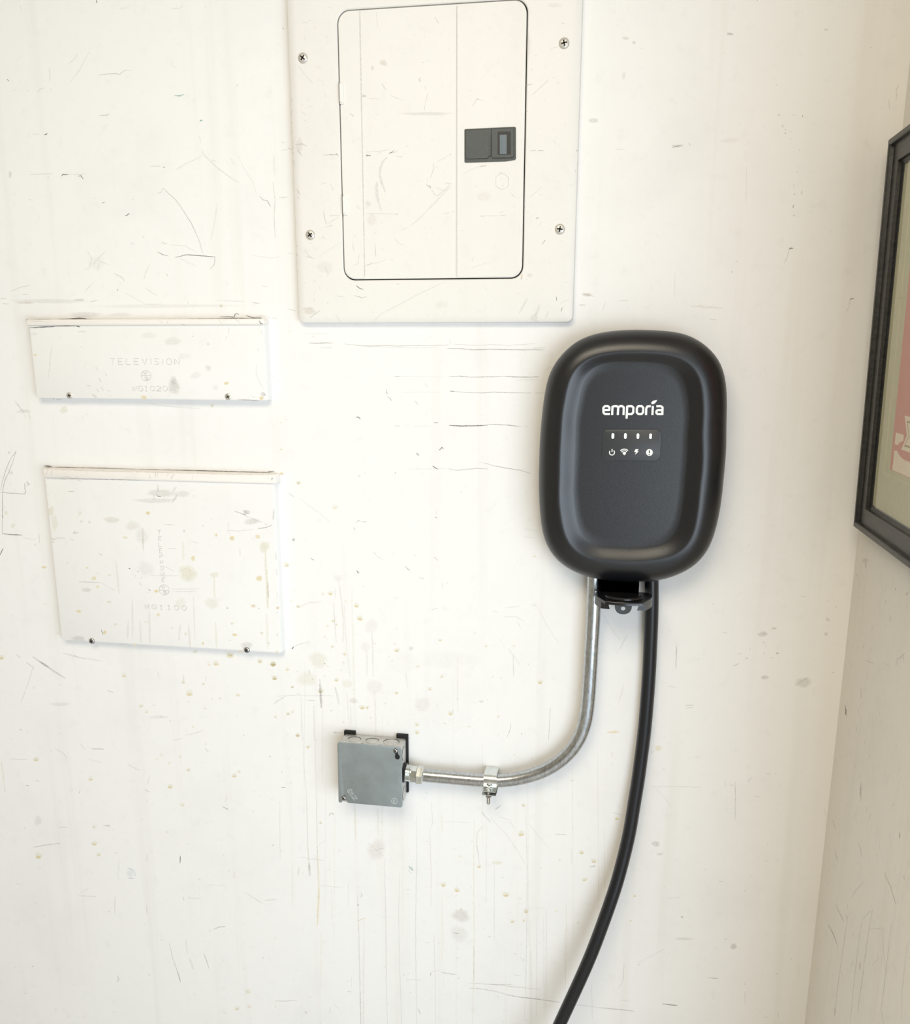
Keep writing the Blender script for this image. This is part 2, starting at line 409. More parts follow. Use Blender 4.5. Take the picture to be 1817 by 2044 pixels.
# upper left of the wall
mk.run(0, 0, 3.028, [
 ('s', 1.6, .8, 'k', [(583, 0), (586, 12), (580, 18)]), ('s', 1.2, .5, 'm', [(757, 30), (760, 36)]), ('s', .9, .4, 'm', [(720, 50), (760, 50), (795, 30)]),
 ('s', .9, .45, 'm', [(1040, 53), (1085, 52), (1108, 26)]), ('s', 1.2, .5, 'g', [(1066, 36), (1070, 40)]), ('s', 1.4, .6, 'g', [(1243, 40), (1246, 44)]),
 ('s', .8, .3, 'm', [(122, 22), (130, 75)]), ('s', 2.5, .35, 'v', [(300, 410), (302, 495)]), ('s', 2.2, .32, 'v', [(428, 492), (480, 425), (520, 350), (540, 315)]),
 ('s', 2.0, .3, 'v', [(415, 385), (450, 360), (468, 325)]), ('s', 1.0, .75, 'g', [(600, 455), (640, 448), (700, 444), (722, 450), (755, 425), (790, 428)]),
 ('s', 1.8, .75, 'n', [(1055, 578), (1090, 580), (1112, 570)]), ('s', 2.0, .7, 't', [(600, 697), (640, 698), (664, 688)]), ('s', 2.2, .9, 'n', [(1207, 734), (1218, 726), (1224, 730)]),
 ('s', 1.8, .9, 'k', [(42, 478), (55, 490)]), ('s', 1.5, .5, 'p', [(92, 545), (100, 548)]), ('s', 2, .35, 't', [(165, 545), (175, 550)]), ('s', 2, .35, 't', [(225, 560), (240, 540), (270, 530)]),
 ('s', 1, .35, 'g', [(195, 810), (240, 812)]), ('s', 2.2, .95, 'k', [(268, 815), (280, 812), (286, 806)]), ('s', .8, .5, 'g', [(180, 1054), (320, 1050)]),
 ('s', 1.6, .9, 'x', [(372, 1066), (380, 1054), (400, 1056), (418, 1053)]), ('s', .8, .5, 'g', [(418, 1054), (520, 1052)]), ('s', 1.8, .95, 'x', [(472, 1066), (490, 1062), (503, 1082)]),
 ('s', 2.6, .9, 'o', [(288, 1070), (296, 1073)]), ('o', 62, 1055, 12, 24, .3, 't'), ('s', 1.0, .6, 'g', [(908, 1005), (975, 1004)]), ('s', 1.8, .85, 'k', [(985, 1010), (998, 1012)]),
 ('s', 1.7, .25, 'v', [(1205, 820), (1215, 865)]), ('s', 1.6, .4, 'm', [(1066, 1024), (1120, 990), (1200, 955), (1225, 935)]), ('s', 1.7, .5, 'm', [(1220, 905), (1240, 945), (1310, 1010), (1380, 1065), (1445, 1104)]),
 ('s', 3, .5, 'm', [(1280, 968), (1305, 973)]), ('s', 1.4, .35, 'm', [(1395, 960), (1420, 1000)]), ('s', 1.2, .3, 'm', [(1440, 940), (1470, 1010), (1530, 1100), (1550, 1170)]),
 ('s', 1.8, .9, 'g', [(1570, 1186), (1590, 1208), (1616, 1212), (1636, 1250)]), ('s', .9, .75, 'g', [(958, 1168), (976, 1160), (986, 1136), (1010, 1160), (1060, 1205), (1110, 1275), (1160, 1355), (1200, 1440), (1225, 1530)]),
 ('s', 2.2, .25, 'v', [(1316, 1220), (1300, 1330), (1276, 1450)]), ('s', 1.8, .9, 'k', [(620, 1228), (634, 1220)]), ('s', 1.8, .85, 'k', [(756, 1304), (770, 1300), (784, 1288)]),
 ('s', 1.3, .6, 'g', [(862, 1428), (876, 1440)]), ('s', 1.2, .5, 'g', [(790, 1468), (812, 1478)]), ('s', 1.4, .8, 'g', [(978, 1466), (1010, 1474)]),
 ('s', 1.6, .85, 'g', [(952, 1522), (985, 1540), (1020, 1548)]), ('s', 1.3, .8, 'k', [(1060, 1555), (1130, 1540), (1200, 1545), (1300, 1553)]), ('s', 1, .7, 'g', [(1301, 1550), (1296, 1600), (1270, 1626)]),
 ('s', 1, .4, 'm', [(1030, 1480), (1120, 1488), (1190, 1524)]), ('s', 3, .25, 'v', [(1090, 1560), (1140, 1590), (1195, 1612)]), ('o', 585, 1590, 62, 48, .10, 'm'),
 ('s', 1.6, .4, 'm', [(530, 1520), (555, 1560), (540, 1620), (512, 1630)]), ('s', 1.6, .4, 'm', [(560, 1600), (605, 1550), (640, 1520)]), ('s', 1.4, .35, 'm', [(590, 1640), (600, 1580), (660, 1600)]),
 ('s', 1.4, .4, 'm', [(870, 1690), (880, 1650), (905, 1600)]), ('s', 1.8, .8, 'g', [(1004, 1650), (1014, 1668)]), ('s', 2, .5, 'm', [(690, 1650), (740, 1680), (755, 1700)]),
 ('s', 1.8, .9, 'k', [(708, 1758), (714, 1748)]), ('s', 1, .4, 'm', [(760, 1770), (830, 1812), (880, 1840)]), ('s', .9, .4, 'm', [(510, 1770), (550, 1720), (578, 1700)]),
 ('s', 1, .45, 'g', [(60, 1762), (130, 1735), (185, 1725)]), ('s', 1, .4, 'g', [(130, 1778), (178, 1779)]), ('s', 1.3, .5, 'g', [(0, 1806), (40, 1806)]), ('s', 1.6, .7, 'g', [(20, 1835), (55, 1838)]),
 ('s', 1.2, .5, 'g', [(545, 1825), (592, 1816)]), ('s', 1.2, .4, 'm', [(880, 1840), (980, 1836)]), ('s', 1.4, .4, 'm', [(880, 1740), (950, 1790)]), ('s', 1.3, .5, 'm', [(1370, 1700), (1376, 1722)]),
 ('s', 2, .4, 'm', [(1585, 1728), (1616, 1734)]), ('d', 1338, 1846, 12, .5), ('s', 1.3, .6, 'g', [(1135, 1822), (1140, 1834)]), ('s', 1, .4, 'm', [(1310, 1816), (1480, 1822)]),
 ('s', 1.5, .6, 'g', [(1525, 1828), (1570, 1834)]), ('s', 2.2, .45, 'm', [(1650, 1100), (1662, 1200), (1658, 1310), (1664, 1440)]), ('s', 4, .18, 'm', [(1655, 940), (1660, 1060)]),
 ('s', 3, .4, 'm', [(1690, 1195), (1740, 1192)]), ('s', 2.4, .6, 'g', [(1740, 895), (1768, 905)]), ('s', 1.5, .5, 'g', [(1700, 860), (1724, 862)]), ('s', 1.5, .4, 'm', [(1700, 910), (1740, 905)]),
 ('s', 1.3, .35, 'm', [(1530, 1545), (1640, 1560), (1700, 1550)]), ('s', 1.3, .5, 'm', [(1740, 1528), (1775, 1535)]), ('s', 1.2, .5, 'g', [(1745, 1868), (1790, 1880)]),
 ('o', 300, 1820, 260, 16, .22, 'm'), ('o', 1000, 1850, 500, 14, .16, 'm'), ('o', 150, 1830, 60, 10, .3, 't'), ('o', 480, 1812, 40, 8, .35, 'm'),
 ('s', 2.2, .9, 'k', [(1712, 168), (1716, 178)])])
# around the small covers, far left
mk.run(0, 800, 6.19, [
 ('s', .9, .6, 'm', [(185, 10), (240, 80), (300, 150)]), ('s', 1.5, .4, 'm', [(305, 175), (320, 205)]), ('s', 4, .2, 'm', [(350, 130), (380, 240)]),
 ('s', 1.0, .8, 'g', [(200, 625), (150, 690), (105, 775), (60, 900), (30, 1000), (8, 1100)]), ('s', 1.1, .85, 'g', [(200, 625), (165, 740), (110, 880), (65, 975), (40, 1080), (30, 1190), (30, 1400), (30, 1640)]),
 ('s', 1.2, .9, 'g', [(0, 1130), (150, 1143), (305, 1153), (318, 1125), (308, 1080), (306, 1022), (320, 1018)]), ('s', 1.2, .85, 'g', [(335, 988), (345, 1020), (368, 1048)]), ('s', 1, .7, 'g', [(372, 1018), (322, 1060)]),
 ('s', 1.3, .9, 'k', [(28, 1643), (120, 1652), (270, 1661)]), ('o', 115, 640, 16, 22, .4, 'm'), ('o', 140, 890, 26, 28, .3, 'm'), ('s', 1, .5, 'g', [(483, 1640), (484, 1760)]),
 ('s', 2, .7, 'g', [(437, 1700), (440, 1712)]), ('s', 2, .8, 'g', [(434, 1770), (440, 1792)]), ('s', 1.5, .9, 'k', [(0, 1910), (40, 1822)]), ('o', 75, 1385, 32, 28, .35, 'Y'), ('o', 160, 1545, 30, 36, .3, 'Y'),
 ('s', 1, .35, 'm', [(280, 1690), (420, 1715)]), ('s', 1.6, .5, 'g', [(52, 1300), (64, 1330)]), ('o', 30, 1425, 12, 8, .5, 'g')])
# between covers and charger
mk.run(560, 660, 3.3036, [
 ('s', 1.7, .75, 'g', [(190, 80), (230, 83), (300, 80), (345, 82)]), ('s', 1.1, .7, 'g', [(420, 88), (510, 96), (600, 102), (680, 97), (780, 102), (880, 98), (1000, 99), (1110, 94)]),
 ('s', 1.0, .45, 'm', [(500, 100), (700, 108), (900, 114), (1040, 112)]), ('s', 1.7, .8, 'g', [(1100, 118), (1180, 118), (1260, 126), (1400, 123), (1520, 126), (1650, 126), (1740, 128)]),
 ('s', 3.6, .35, 'v', [(1660, 116), (1750, 112)]), ('s', 1.1, .5, 'm', [(1130, 88), (1300, 98), (1400, 92), (1500, 98), (1600, 92), (1680, 84)]), ('s', 1.8, .5, 'm', [(205, 42), (230, 40)]), ('s', 2, .6, 'g', [(325, 104), (336, 112)]),
 ('s', 1.1, .6, 'm', [(1117, 55), (1120, 95)]), ('s', 1.3, .4, 'm', [(985, 45), (996, 38)]), ('s', 1.3, .35, 'm', [(160, 22), (320, 20)]), ('s', 1.2, .45, 'm', [(260, 112), (340, 116)]),
 ('s', 1.6, .6, 'g', [(755, 301), (785, 303)]), ('s', 1.2, .7, 'g', [(1110, 304), (1180, 300), (1260, 307), (1370, 304), (1480, 302)]), ('s', 1.8, .8, 'g', [(1480, 302), (1600, 306), (1705, 305)]),
 ('s', .8, .3, 'm', [(700, 300), (1100, 306)]), ('s', 1.2, .35, 'm', [(1560, 326), (1700, 324)]), ('s', 1.8, .8, 'g', [(700, 388), (700, 410), (708, 418)]), ('s', 1.5, .8, 'g', [(706, 432), (735, 462)]),
 ('s', 1.2, .6, 'g', [(950, 348), (970, 368)]), ('s', 1.5, .75, 'g', [(885, 463), (908, 488)]), ('s', 2, .9, 'k', [(498, 571), (515, 570), (528, 584)]),
 ('s', 2, .85, 'k', [(1118, 398), (1145, 402)]), ('s', 1.3, .75, 'g', [(1145, 402), (1250, 409), (1350, 410), (1400, 405), (1500, 408), (1655, 411)]), ('s', .8, .4, 'm', [(1680, 412), (1740, 412)]),
 ('s', .8, .3, 'm', [(800, 405), (1060, 405)]), ('s', 1.6, .65, 'g', [(752, 628), (788, 629)]), ('s', 2.2, .9, 'k', [(1012, 606), (1040, 608)]), ('s', 1.8, .9, 'k', [(1112, 624), (1200, 629), (1280, 627), (1365, 624)]),
 ('s', 1.5, .85, 'g', [(1365, 620), (1430, 618), (1510, 624), (1590, 632)]), ('s', 1, .4, 'm', [(880, 630), (1000, 628)]), ('s', 1.5, .4, 't', [(1605, 632), (1635, 635)]),
 ('s', 2, .95, 'x', [(1048, 788), (1066, 770), (1078, 782)]), ('s', 2, .9, 'k', [(895, 810), (905, 812), (912, 824)]), ('s', 1.8, .9, 'k', [(1004, 892), (1040, 916)]),
 ('s', 1.2, .7, 'g', [(1110, 910), (1160, 922), (1220, 914), (1300, 908), (1370, 912)]), ('s', .7, .3, 'm', [(840, 912), (1100, 910)]), ('s', 1.3, .75, 'g', [(1345, 874), (1420, 893), (1500, 908), (1580, 920), (1650, 942)]),
 ('s', 1, .4, 'm', [(1310, 862), (1345, 874)]), ('s', 1.8, .75, 'g', [(512, 964), (530, 952)]), ('s', 1.8, .85, 'k', [(755, 934), (760, 942)]), ('s', 1.2, .5, 'g', [(548, 938), (565, 942)]),
 ('d', 122, 1000, 16, .35), ('d', 360, 1162, 18, .35), ('s', 1.2, .4, 'm', [(52, 1065), (90, 1095)]), ('s', 1.1, .35, 'm', [(130, 1105), (200, 1165), (270, 1210), (325, 1262)]),
 ('s', 1.8, .8, 'g', [(500, 1268), (515, 1250), (530, 1262)]), ('s', 2, .8, 'g', [(540, 1258), (568, 1262)]), ('s', 1.8, .75, 'g', [(482, 1298), (494, 1314)]), ('s', 1.8, .85, 'k', [(1018, 1228), (1032, 1234)]),
 ('s', 1.1, .4, 'm', [(1025, 1180), (1030, 1210)]), ('o', 88, 1378, 10, 12, .5, 'g'), ('d', 4, 605, 8, .3), ('d', 5, 780, 10, .4), ('d', 8, 940, 12, .4),
 ('s', 1, .3, 'm', [(1610, 1308), (1700, 1320)]), ('s', 1.1, .5, 'm', [(1752, 258), (1785, 238)]), ('s', .9, .3, 'm', [(1600, 1360), (1680, 1365)])])
mk.run(540, 1100, 3.1328, [
 ('s', 2, .85, 'k', [(252, 46), (272, 56)]), ('s', 1.8, .9, 'k', [(540, 120), (550, 138), (556, 130)]), ('s', 1.5, .7, 'g', [(645, 8), (662, 22)]), ('s', 1.2, .5, 'm', [(662, 30), (705, 52)]),
 ('s', 1.5, .75, 'g', [(840, 92), (860, 112), (872, 124)]), ('s', 1.8, .8, 'p', [(1022, 36), (1036, 46), (1048, 64)]), ('s', 1.4, .6, 'g', [(932, 166), (960, 172)]), ('s', 1.3, .6, 'p', [(1010, 366), (1048, 358)]),
 ('s', 1.1, .55, 'p', [(1086, 340), (1080, 360)]), ('s', .9, .5, 'm', [(1075, 190), (1080, 240)]), ('s', 1.0, .5, 'g', [(775, 290), (795, 298)]), ('s', 1.2, .5, 'g', [(895, 20), (912, 34)]),
 ('d', 376, 262, 16, .75), ('d', 327, 266, 9, .5), ('d', 538, 338, 17, .7), ('d', 560, 418, 20, .75), ('d', 392, 434, 12, .7), ('d', 358, 466, 9, .6), ('d', 414, 458, 8, .5), ('d', 176, 345, 12, .5),
 ('d', 470, 312, 8, .4), ('d', 340, 535, 9, .4), ('d', 388, 595, 11, .55), ('d', 464, 642, 11, .8), ('d', 790, 618, 16, .7), ('d', 778, 580, 10, .4), ('d', 1062, 555, 11, .6), ('d', 1350, 592, 9, .5),
 ('d', 1522, 590, 8, .5), ('d', 922, 720, 10, .5), ('d', 1072, 784, 11, .6), ('d', 998, 860, 13, .6), ('d', 790, 884, 14, .65), ('d', 574, 976, 17, .85), ('d', 606, 976, 13, .65),
 ('d', 414, 802, 15, .6), ('d', 18, 705, 18, .65), ('d', 106, 736, 15, .5), ('d', 26, 792, 15, .6), ('d', 1126, 1014, 15, .75), ('d', 917, 1082, 15, .5), ('d', 917, 1130, 17, .55), ('d', 1426, 1032, 9, .45),
 ('d', 1688, 816, 18, .65), ('d', 1244, 1094, 9, .4), ('d', 1090, 1075, 8, .4), ('d', 112, 1014, 10, .5), ('d', 170, 1150, 14, .5), ('d', 1654, 30, 10, .4), ('d', 100, 84, 18, .35), ('d', 128, 310, 8, .4),
 ('d', 628, 1040, 9, .35), ('d', 458, 694, 8, .4), ('d', 742, 660, 6, .5), ('d', 137, 848, 8, .4), ('d', 456, 1068, 8, .35), ('d', 314, 872, 18, .7),
 ('s', 3.2, .30, 'p', [(424, 170), (436, 250), (446, 330), (456, 420), (458, 520), (452, 556)]), ('s', 1.8, .8, 'o', [(453, 545), (453, 566)]), ('s', 1.1, .45, 'm', [(406, 230), (408, 295)]),
 ('s', 1.1, .5, 'm', [(392, 320), (400, 400), (406, 490), (413, 575)]), ('s', 3.8, .22, 'Y', [(510, 240), (512, 380), (516, 520), (520, 700), (524, 880), (536, 1110)]),
 ('s', 1.2, .35, 'm', [(462, 340), (468, 480), (480, 640), (498, 790)]), ('s', 1.3, .35, 'm', [(500, 960), (506, 1100)]), ('s', 3, .28, 'm', [(636, 500), (640, 640), (644, 790)]),
 ('s', 4, .22, 'p', [(652, 880), (656, 1000), (660, 1140)]), ('s', 5, .18, 'm', [(603, 620), (604, 780)]), ('o', 632, 470, 50, 50, .13, 'p'), ('o', 595, 598, 38, 32, .13, 'p'), ('o', 650, 850, 54, 60, .14, 'p'),
 ('o', 300, 680, 64, 58, .28, 'Y'), ('o', 230, 800, 80, 46, .24, 'Y'), ('o', 480, 830, 38, 34, .22, 'Y'), ('o', 425, 170, 30, 28, .14, 'p'), ('o', 950, 960, 62, 52, .15, 'p'), ('o', 520, 935, 28, 22, .3, 'p'),
 ('s', 5, .42, 'm', [(308, 800), (316, 870), (318, 985)]), ('s', 4, .38, 'v', [(404, 850), (418, 900), (430, 960)]), ('s', 2, .6, 'p', [(408, 850), (411, 866)]),
 ('s', 2.4, .95, 'x', [(134, 610), (146, 598)]), ('s', .8, .55, 'g', [(146, 598), (180, 582), (240, 570)]), ('s', 1.1, .5, 'p', [(176, 352), (230, 325), (320, 315)]),
 ('s', 1.5, .9, 'k', [(338, 703), (342, 706)]), ('s', 1.4, .9, 'k', [(358, 718), (362, 722)]), ('s', 1.3, .7, 'g', [(242, 740), (244, 760)]), ('s', 1.4, .8, 'g', [(260, 800), (264, 804)]), ('s', 1.8, .85, 'k', [(378, 994), (384, 1000)]),
 ('s', .8, .6, 'm', [(40, 908), (130, 903), (260, 904), (400, 905)]), ('s', 1.1, .6, 'g', [(230, 932), (280, 934)]), ('s', 1.5, .6, 'g', [(165, 896), (182, 892)]), ('s', 1, .4, 'm', [(30, 940), (100, 905)]),
 ('s', 2.6, .22, 'm', [(192, 900), (194, 1040), (200, 1190)]), ('s', 1.4, .3, 'm', [(270, 960), (272, 1080), (272, 1190)]), ('s', 2.4, .2, 'm', [(480, 870), (486, 1000), (492, 1100)]),
 ('s', 1.1, .4, 'm', [(845, 760), (858, 850)]), ('o', 880, 608, 20, 16, .3, 'm'), ('s', 1.3, .5, 'g', [(915, 976), (936, 972)]), ('s', 1, .5, 'p', [(1040, 950), (1042, 985)]), ('s', .9, .6, 'g', [(1140, 990), (1142, 1018)]),
 ('s', 1, .5, 'm', [(1390, 376), (1425, 381)]), ('s', 1.8, .3, 'm', [(1466, 355), (1560, 345)]), ('s', 1.4, .4, 'm', [(1460, 412), (1540, 412), (1585, 436)]), ('s', 2.2, .3, 'm', [(1545, 440), (1565, 480)]),
 ('s', 1.4, .5, 'm', [(1518, 650), (1520, 700), (1520, 780)]), ('s', 1, .35, 'm', [(1490, 610), (1560, 710)]), ('s', 2.4, .3, 'm', [(1630, 335), (1668, 345)]), ('s', 1, .3, 'm', [(1668, 345), (1740, 480), (1800, 570)]),
 ('o', 1320, 940, 16, 7, .5, 'm'), ('s', 1.5, .4, 'm', [(1440, 548), (1444, 566)]), ('s', 1.3, .6, 'g', [(1612, 702), (1616, 712)]), ('s', 1, .5, 'g', [(1752, 980), (1746, 1080), (1738, 1185)]),
 ('s', 1.1, .5, 'g', [(1504, 1080), (1495, 1130), (1480, 1165)]), ('s', 1.2, .8, 'k', [(1571, 1138), (1573, 1150)]), ('o', 1120, 680, 200, 70, .06, 'm'), ('o', 830, 700, 120, 90, .06, 'Y'),
 ('s', 1.1, .5, 'g', [(395, 1135), (460, 1137)]), ('s', 1.7, .9, 'k', [(398, 1134), (412, 1132)]), ('s', .9, .6, 'g', [(860, 1168), (872, 1168)])])
# lower left
mk.run(0, 1300, 2.747, [
 ('s', 4.5, .62, 'm', [(180, 30), (240, 70), (300, 112), (360, 150)]), ('s', 3, .6, 'g', [(215, 55), (265, 85)]), ('s', 2, .5, 'm', [(90, 15), (115, 38)]), ('s', 2, .5, 'm', [(145, 60), (188, 92)]),
 ('s', 2.6, .45, 'm', [(345, 8), (400, 25), (470, 42)]), ('s', 5, .2, 'm', [(460, 36), (560, 56)]), ('s', .9, .5, 'm', [(184, 85), (160, 160), (140, 215)]), ('s', 1, .4, 'm', [(140, 215), (115, 280)]),
 ('s', 1.6, .8, 'k', [(110, 428), (118, 432)]), ('s', 1.3, .5, 'm', [(60, 590), (150, 594)]), ('d', 198, 590, 16, .6), ('d', 8, 32, 16, .7), ('d', 680, 130, 15, .45), ('d', 1186, 64, 18, .6), ('d', 1148, 72, 8, .6),
 ('d', 1262, 18, 22, .5), ('d', 1426, 52, 16, .5), ('d', 1498, 68, 18, .6), ('d', 1506, 144, 16, .55), ('d', 1040, 228, 20, .65), ('d', 1006, 168, 12, .5), ('d', 1116, 178, 8, .85), ('d', 1306, 238, 12, .6),
 ('d', 774, 298, 12, .5), ('d', 806, 330, 10, .5), ('d', 844, 294, 8, .3), ('d', 1604, 194, 10, .5), ('d', 1634, 458, 13, .55), ('d', 1580, 342, 10, .5), ('d', 1604, 330, 9, .45), ('d', 1512, 358, 10, .4),
 ('d', 498, 698, 14, .5), ('d', 934, 740, 15, .75), ('d', 1034, 648, 12, .6), ('d', 1286, 680, 14, .7), ('d', 1312, 658, 11, .4), ('d', 1000, 840, 13, .4), ('d', 518, 1052, 16, .65), ('d', 212, 1120, 20, .65), ('d', 516, 960, 12, .35),
 ('d', 542, 1112, 14, .4), ('d', 1690, 522, 12, .6), ('d', 930, 610, 10, .35), ('d', 860, 590, 9, .3), ('d', 885, 566, 9, .3), ('d', 990, 576, 10, .3), ('d', 1060, 412, 8, .4), ('d', 1128, 506, 8, .4), ('d', 1760, 938, 8, .4), ('d', 1164, 260, 7, .4), ('d', 1204, 256, 7, .4),
 ('d', 1360, 1862, 16, .35), ('d', 1300, 1955, 16, .3), ('d', 1368, 1945, 14, .3), ('s', 2, .7, 'o', [(28, 762), (28, 772)]), ('s', 2.6, .35, 'Y', [(8, 600), (20, 690), (27, 762)]),
 ('s', 1.3, .75, 'g', [(502, 534), (570, 537)]), ('s', 1.2, .5, 'm', [(440, 505), (468, 538)]), ('s', 1.2, .45, 'm', [(305, 535), (350, 562), (370, 590)]), ('s', 1.1, .5, 'g', [(280, 540), (284, 552)]),
 ('s', 1, .4, 'm', [(490, 592), (562, 612)]), ('s', 1, .5, 'm', [(700, 620), (768, 656)]), ('s', 1.3, .8, 'g', [(1126, 530), (1144, 552)]), ('s', 1.5, .9, 'k', [(1480, 574), (1484, 578)]), ('s', 1.6, .9, 'k', [(146, 734), (156, 737)]),
 ('s', 3, .5, 'm', [(200, 706), (216, 716)]), ('s', 1.4, .85, 'g', [(440, 762), (434, 778)]), ('s', 1.7, .8, 'g', [(795, 758), (822, 772)]), ('s', 3.2, .25, 'm', [(820, 680), (808, 730)]), ('s', 1.6, .9, 'k', [(1222, 852), (1250, 866)]),
 ('s', 3.2, .2, 'm', [(1245, 785), (1236, 830)]), ('s', 1.4, .8, 'k', [(1545, 746), (1566, 746)]), ('s', 1.2, .5, 'p', [(1600, 710), (1596, 730)]), ('s', 1.5, .7, 'g', [(1545, 658), (1548, 668)]),
 ('s', 2.6, .6, 'm', [(568, 955), (604, 958)]), ('s', 2.6, .7, 'g', [(588, 950), (604, 960)]), ('s', 1.5, .6, 'm', [(320, 964), (368, 966)]), ('s', 1.7, .7, 'm', [(186, 1074), (240, 1064), (330, 1052)]),
 ('s', 2, .5, 'm', [(625, 1102), (650, 1108)]), ('s', 1.6, .6, 'b', [(700, 1192), (712, 1190), (735, 1204), (745, 1230)]), ('s', 1.9, .7, 'b', [(702, 1243), (735, 1246)]), ('o', 715, 1218, 20, 26, .16, 'b'),
 ('s', 1.5, .85, 'k', [(990, 1120), (988, 1162)]), ('s', 2.4, .5, 'g', [(987, 1125), (990, 1142)]), ('s', 1.1, .5, 'm', [(808, 1110), (806, 1150)]), ('s', 2.4, .25, 'v', [(655, 1140), (648, 1220), (650, 1260)]),
 ('s', 1.6, .8, 'g', [(90, 1274), (104, 1276)]), ('s', 1.1, .5, 'm', [(430, 1340), (530, 1345)]), ('s', 1.0, .4, 'm', [(440, 1325), (490, 1298)]), ('s', 2.5, .6, 'g', [(1005, 1345), (1010, 1365)]), ('s', 2, .6, 'g', [(1034, 1348), (1040, 1358)]), ('s', 1.1, .35, 'm', [(1040, 1350), (1100, 1356)]),
 ('s', 1.2, .6, 'p', [(1284, 1205), (1286, 1245)]), ('s', 1.3, .45, 'm', [(1340, 1320), (1440, 1384)]), ('s', 3, .3, 'm', [(1450, 1366), (1520, 1360)]), ('s', 1.4, .7, 'g', [(1172, 1525), (1200, 1512), (1236, 1508)]), ('s', 1.4, .8, 'g', [(1148, 1531), (1156, 1534)]),
 ('s', 1.0, .5, 'g', [(928, 1600), (950, 1690), (970, 1745), (992, 1816)]), ('s', 1.6, .7, 'g', [(975, 1760), (990, 1810)]), ('s', 1.1, .6, 'g', [(1118, 1655), (1135, 1700), (1146, 1740)]), ('s', 5, .3, 'v', [(1040, 1680), (1062, 1745)]),
 ('s', 3, .3, 'v', [(1022, 1580), (1028, 1660)]), ('s', 1.5, .85, 'k', [(1441, 1678), (1445, 1682)]), ('s', 1.7, .8, 'k', [(178, 1730), (186, 1724)]), ('s', 1.8, .6, 'g', [(645, 1778), (652, 1800), (642, 1815)]), ('s', 1.3, .7, 'g', [(812, 1768), (824, 1778)]),
 ('s', 1.2, .6, 'm', [(1510, 1915), (1560, 1918), (1630, 1912)]), ('s', 1.3, .7, 'g', [(1676, 1970), (1684, 1984)]), ('s', 1.4, .7, 'g', [(1308, 1952), (1298, 1968)]), ('s', 1.1, .5, 'g', [(1225, 1976), (1240, 1984)]),
 ('s', 1.4, .3, 'm', [(1660, 400), (1668, 640), (1682, 800), (1690, 1060)]), ('s', 3.0, .32, 'Y', [(1690, 1060), (1696, 1180)]), ('s', 4, .55, 'm', [(1694, 1160), (1700, 1230)]), ('s', 2.6, .4, 'm', [(1640, 1180), (1638, 1230)]),
 ('s', 1.4, .3, 'm', [(1724, 300), (1730, 600), (1738, 900), (1742, 1100)]), ('s', 2.6, .45, 'y', [(1742, 1090), (1748, 1200), (1750, 1330), (1744, 1440), (1740, 1510)]), ('s', 5.0, .35, 'y', [(1750, 1290), (1746, 1400), (1741, 1500)]),
 ('s', 1, .3, 'm', [(1535, 820), (1537, 1140)]), ('s', 1, .3, 'm', [(1602, 1160), (1605, 1400)]), ('s', 2, .7, 'w', [(1240, 1280), (1242, 1330)]), ('s', 1.4, .7, 'w', [(1090, 1280), (1106, 1370)]), ('s', 1.4, .7, 'w', [(998, 1300), (1010, 1312)]),
 ('s', .9, .3, 'm', [(1130, 1280), (1250, 1286)]), ('o', 870, 360, 60, 12, .18, 'm'), ('s', 1.4, .45, 'm', [(1015, 462), (1070, 448), (1120, 432)]), ('s', 3, .25, 'm', [(950, 490), (1000, 478)]), ('s', 1.2, .7, 'g', [(884, 350), (886, 365)]),
 ('s', 1.2, .8, 'g', [(932, 378), (938, 384)]), ('s', 1.3, .6, 'g', [(590, 214), (622, 228)]), ('s', 1.1, .8, 'g', [(1030, 274), (1034, 280)]), ('s', 3, .3, 'p', [(866, 110), (874, 150)]), ('s', 3.5, .4, 'm', [(1006, 130), (1008, 170)]), ('s', 4, .3, 'm', [(1130, 135), (1126, 165)]),
 ('s', 1.4, .5, 'm', [(1500, 290), (1560, 250)]), ('s', 1.3, .8, 'g', [(1695, 105), (1700, 125)]), ('s', 1.6, .9, 'k', [(1780, 66), (1784, 70)]), ('s', 3.6, .5, 'g', [(1752, 180), (1758, 230), (1762, 310)]),
 ('o', 210, 930, 26, 30, .2, 'm'), ('o', 330, 290, 60, 14, .2, 'm'), ('s', 2.5, .3, 'm', [(632, 1340), (630, 1440)]), ('s', 1.5, .4, 'm', [(805, 1390), (806, 1440)]), ('s', 1.6, .6, 'g', [(798, 1496), (794, 1500)]), ('s', 1.4, .5, 'g', [(236, 1448), (244, 1452)])])
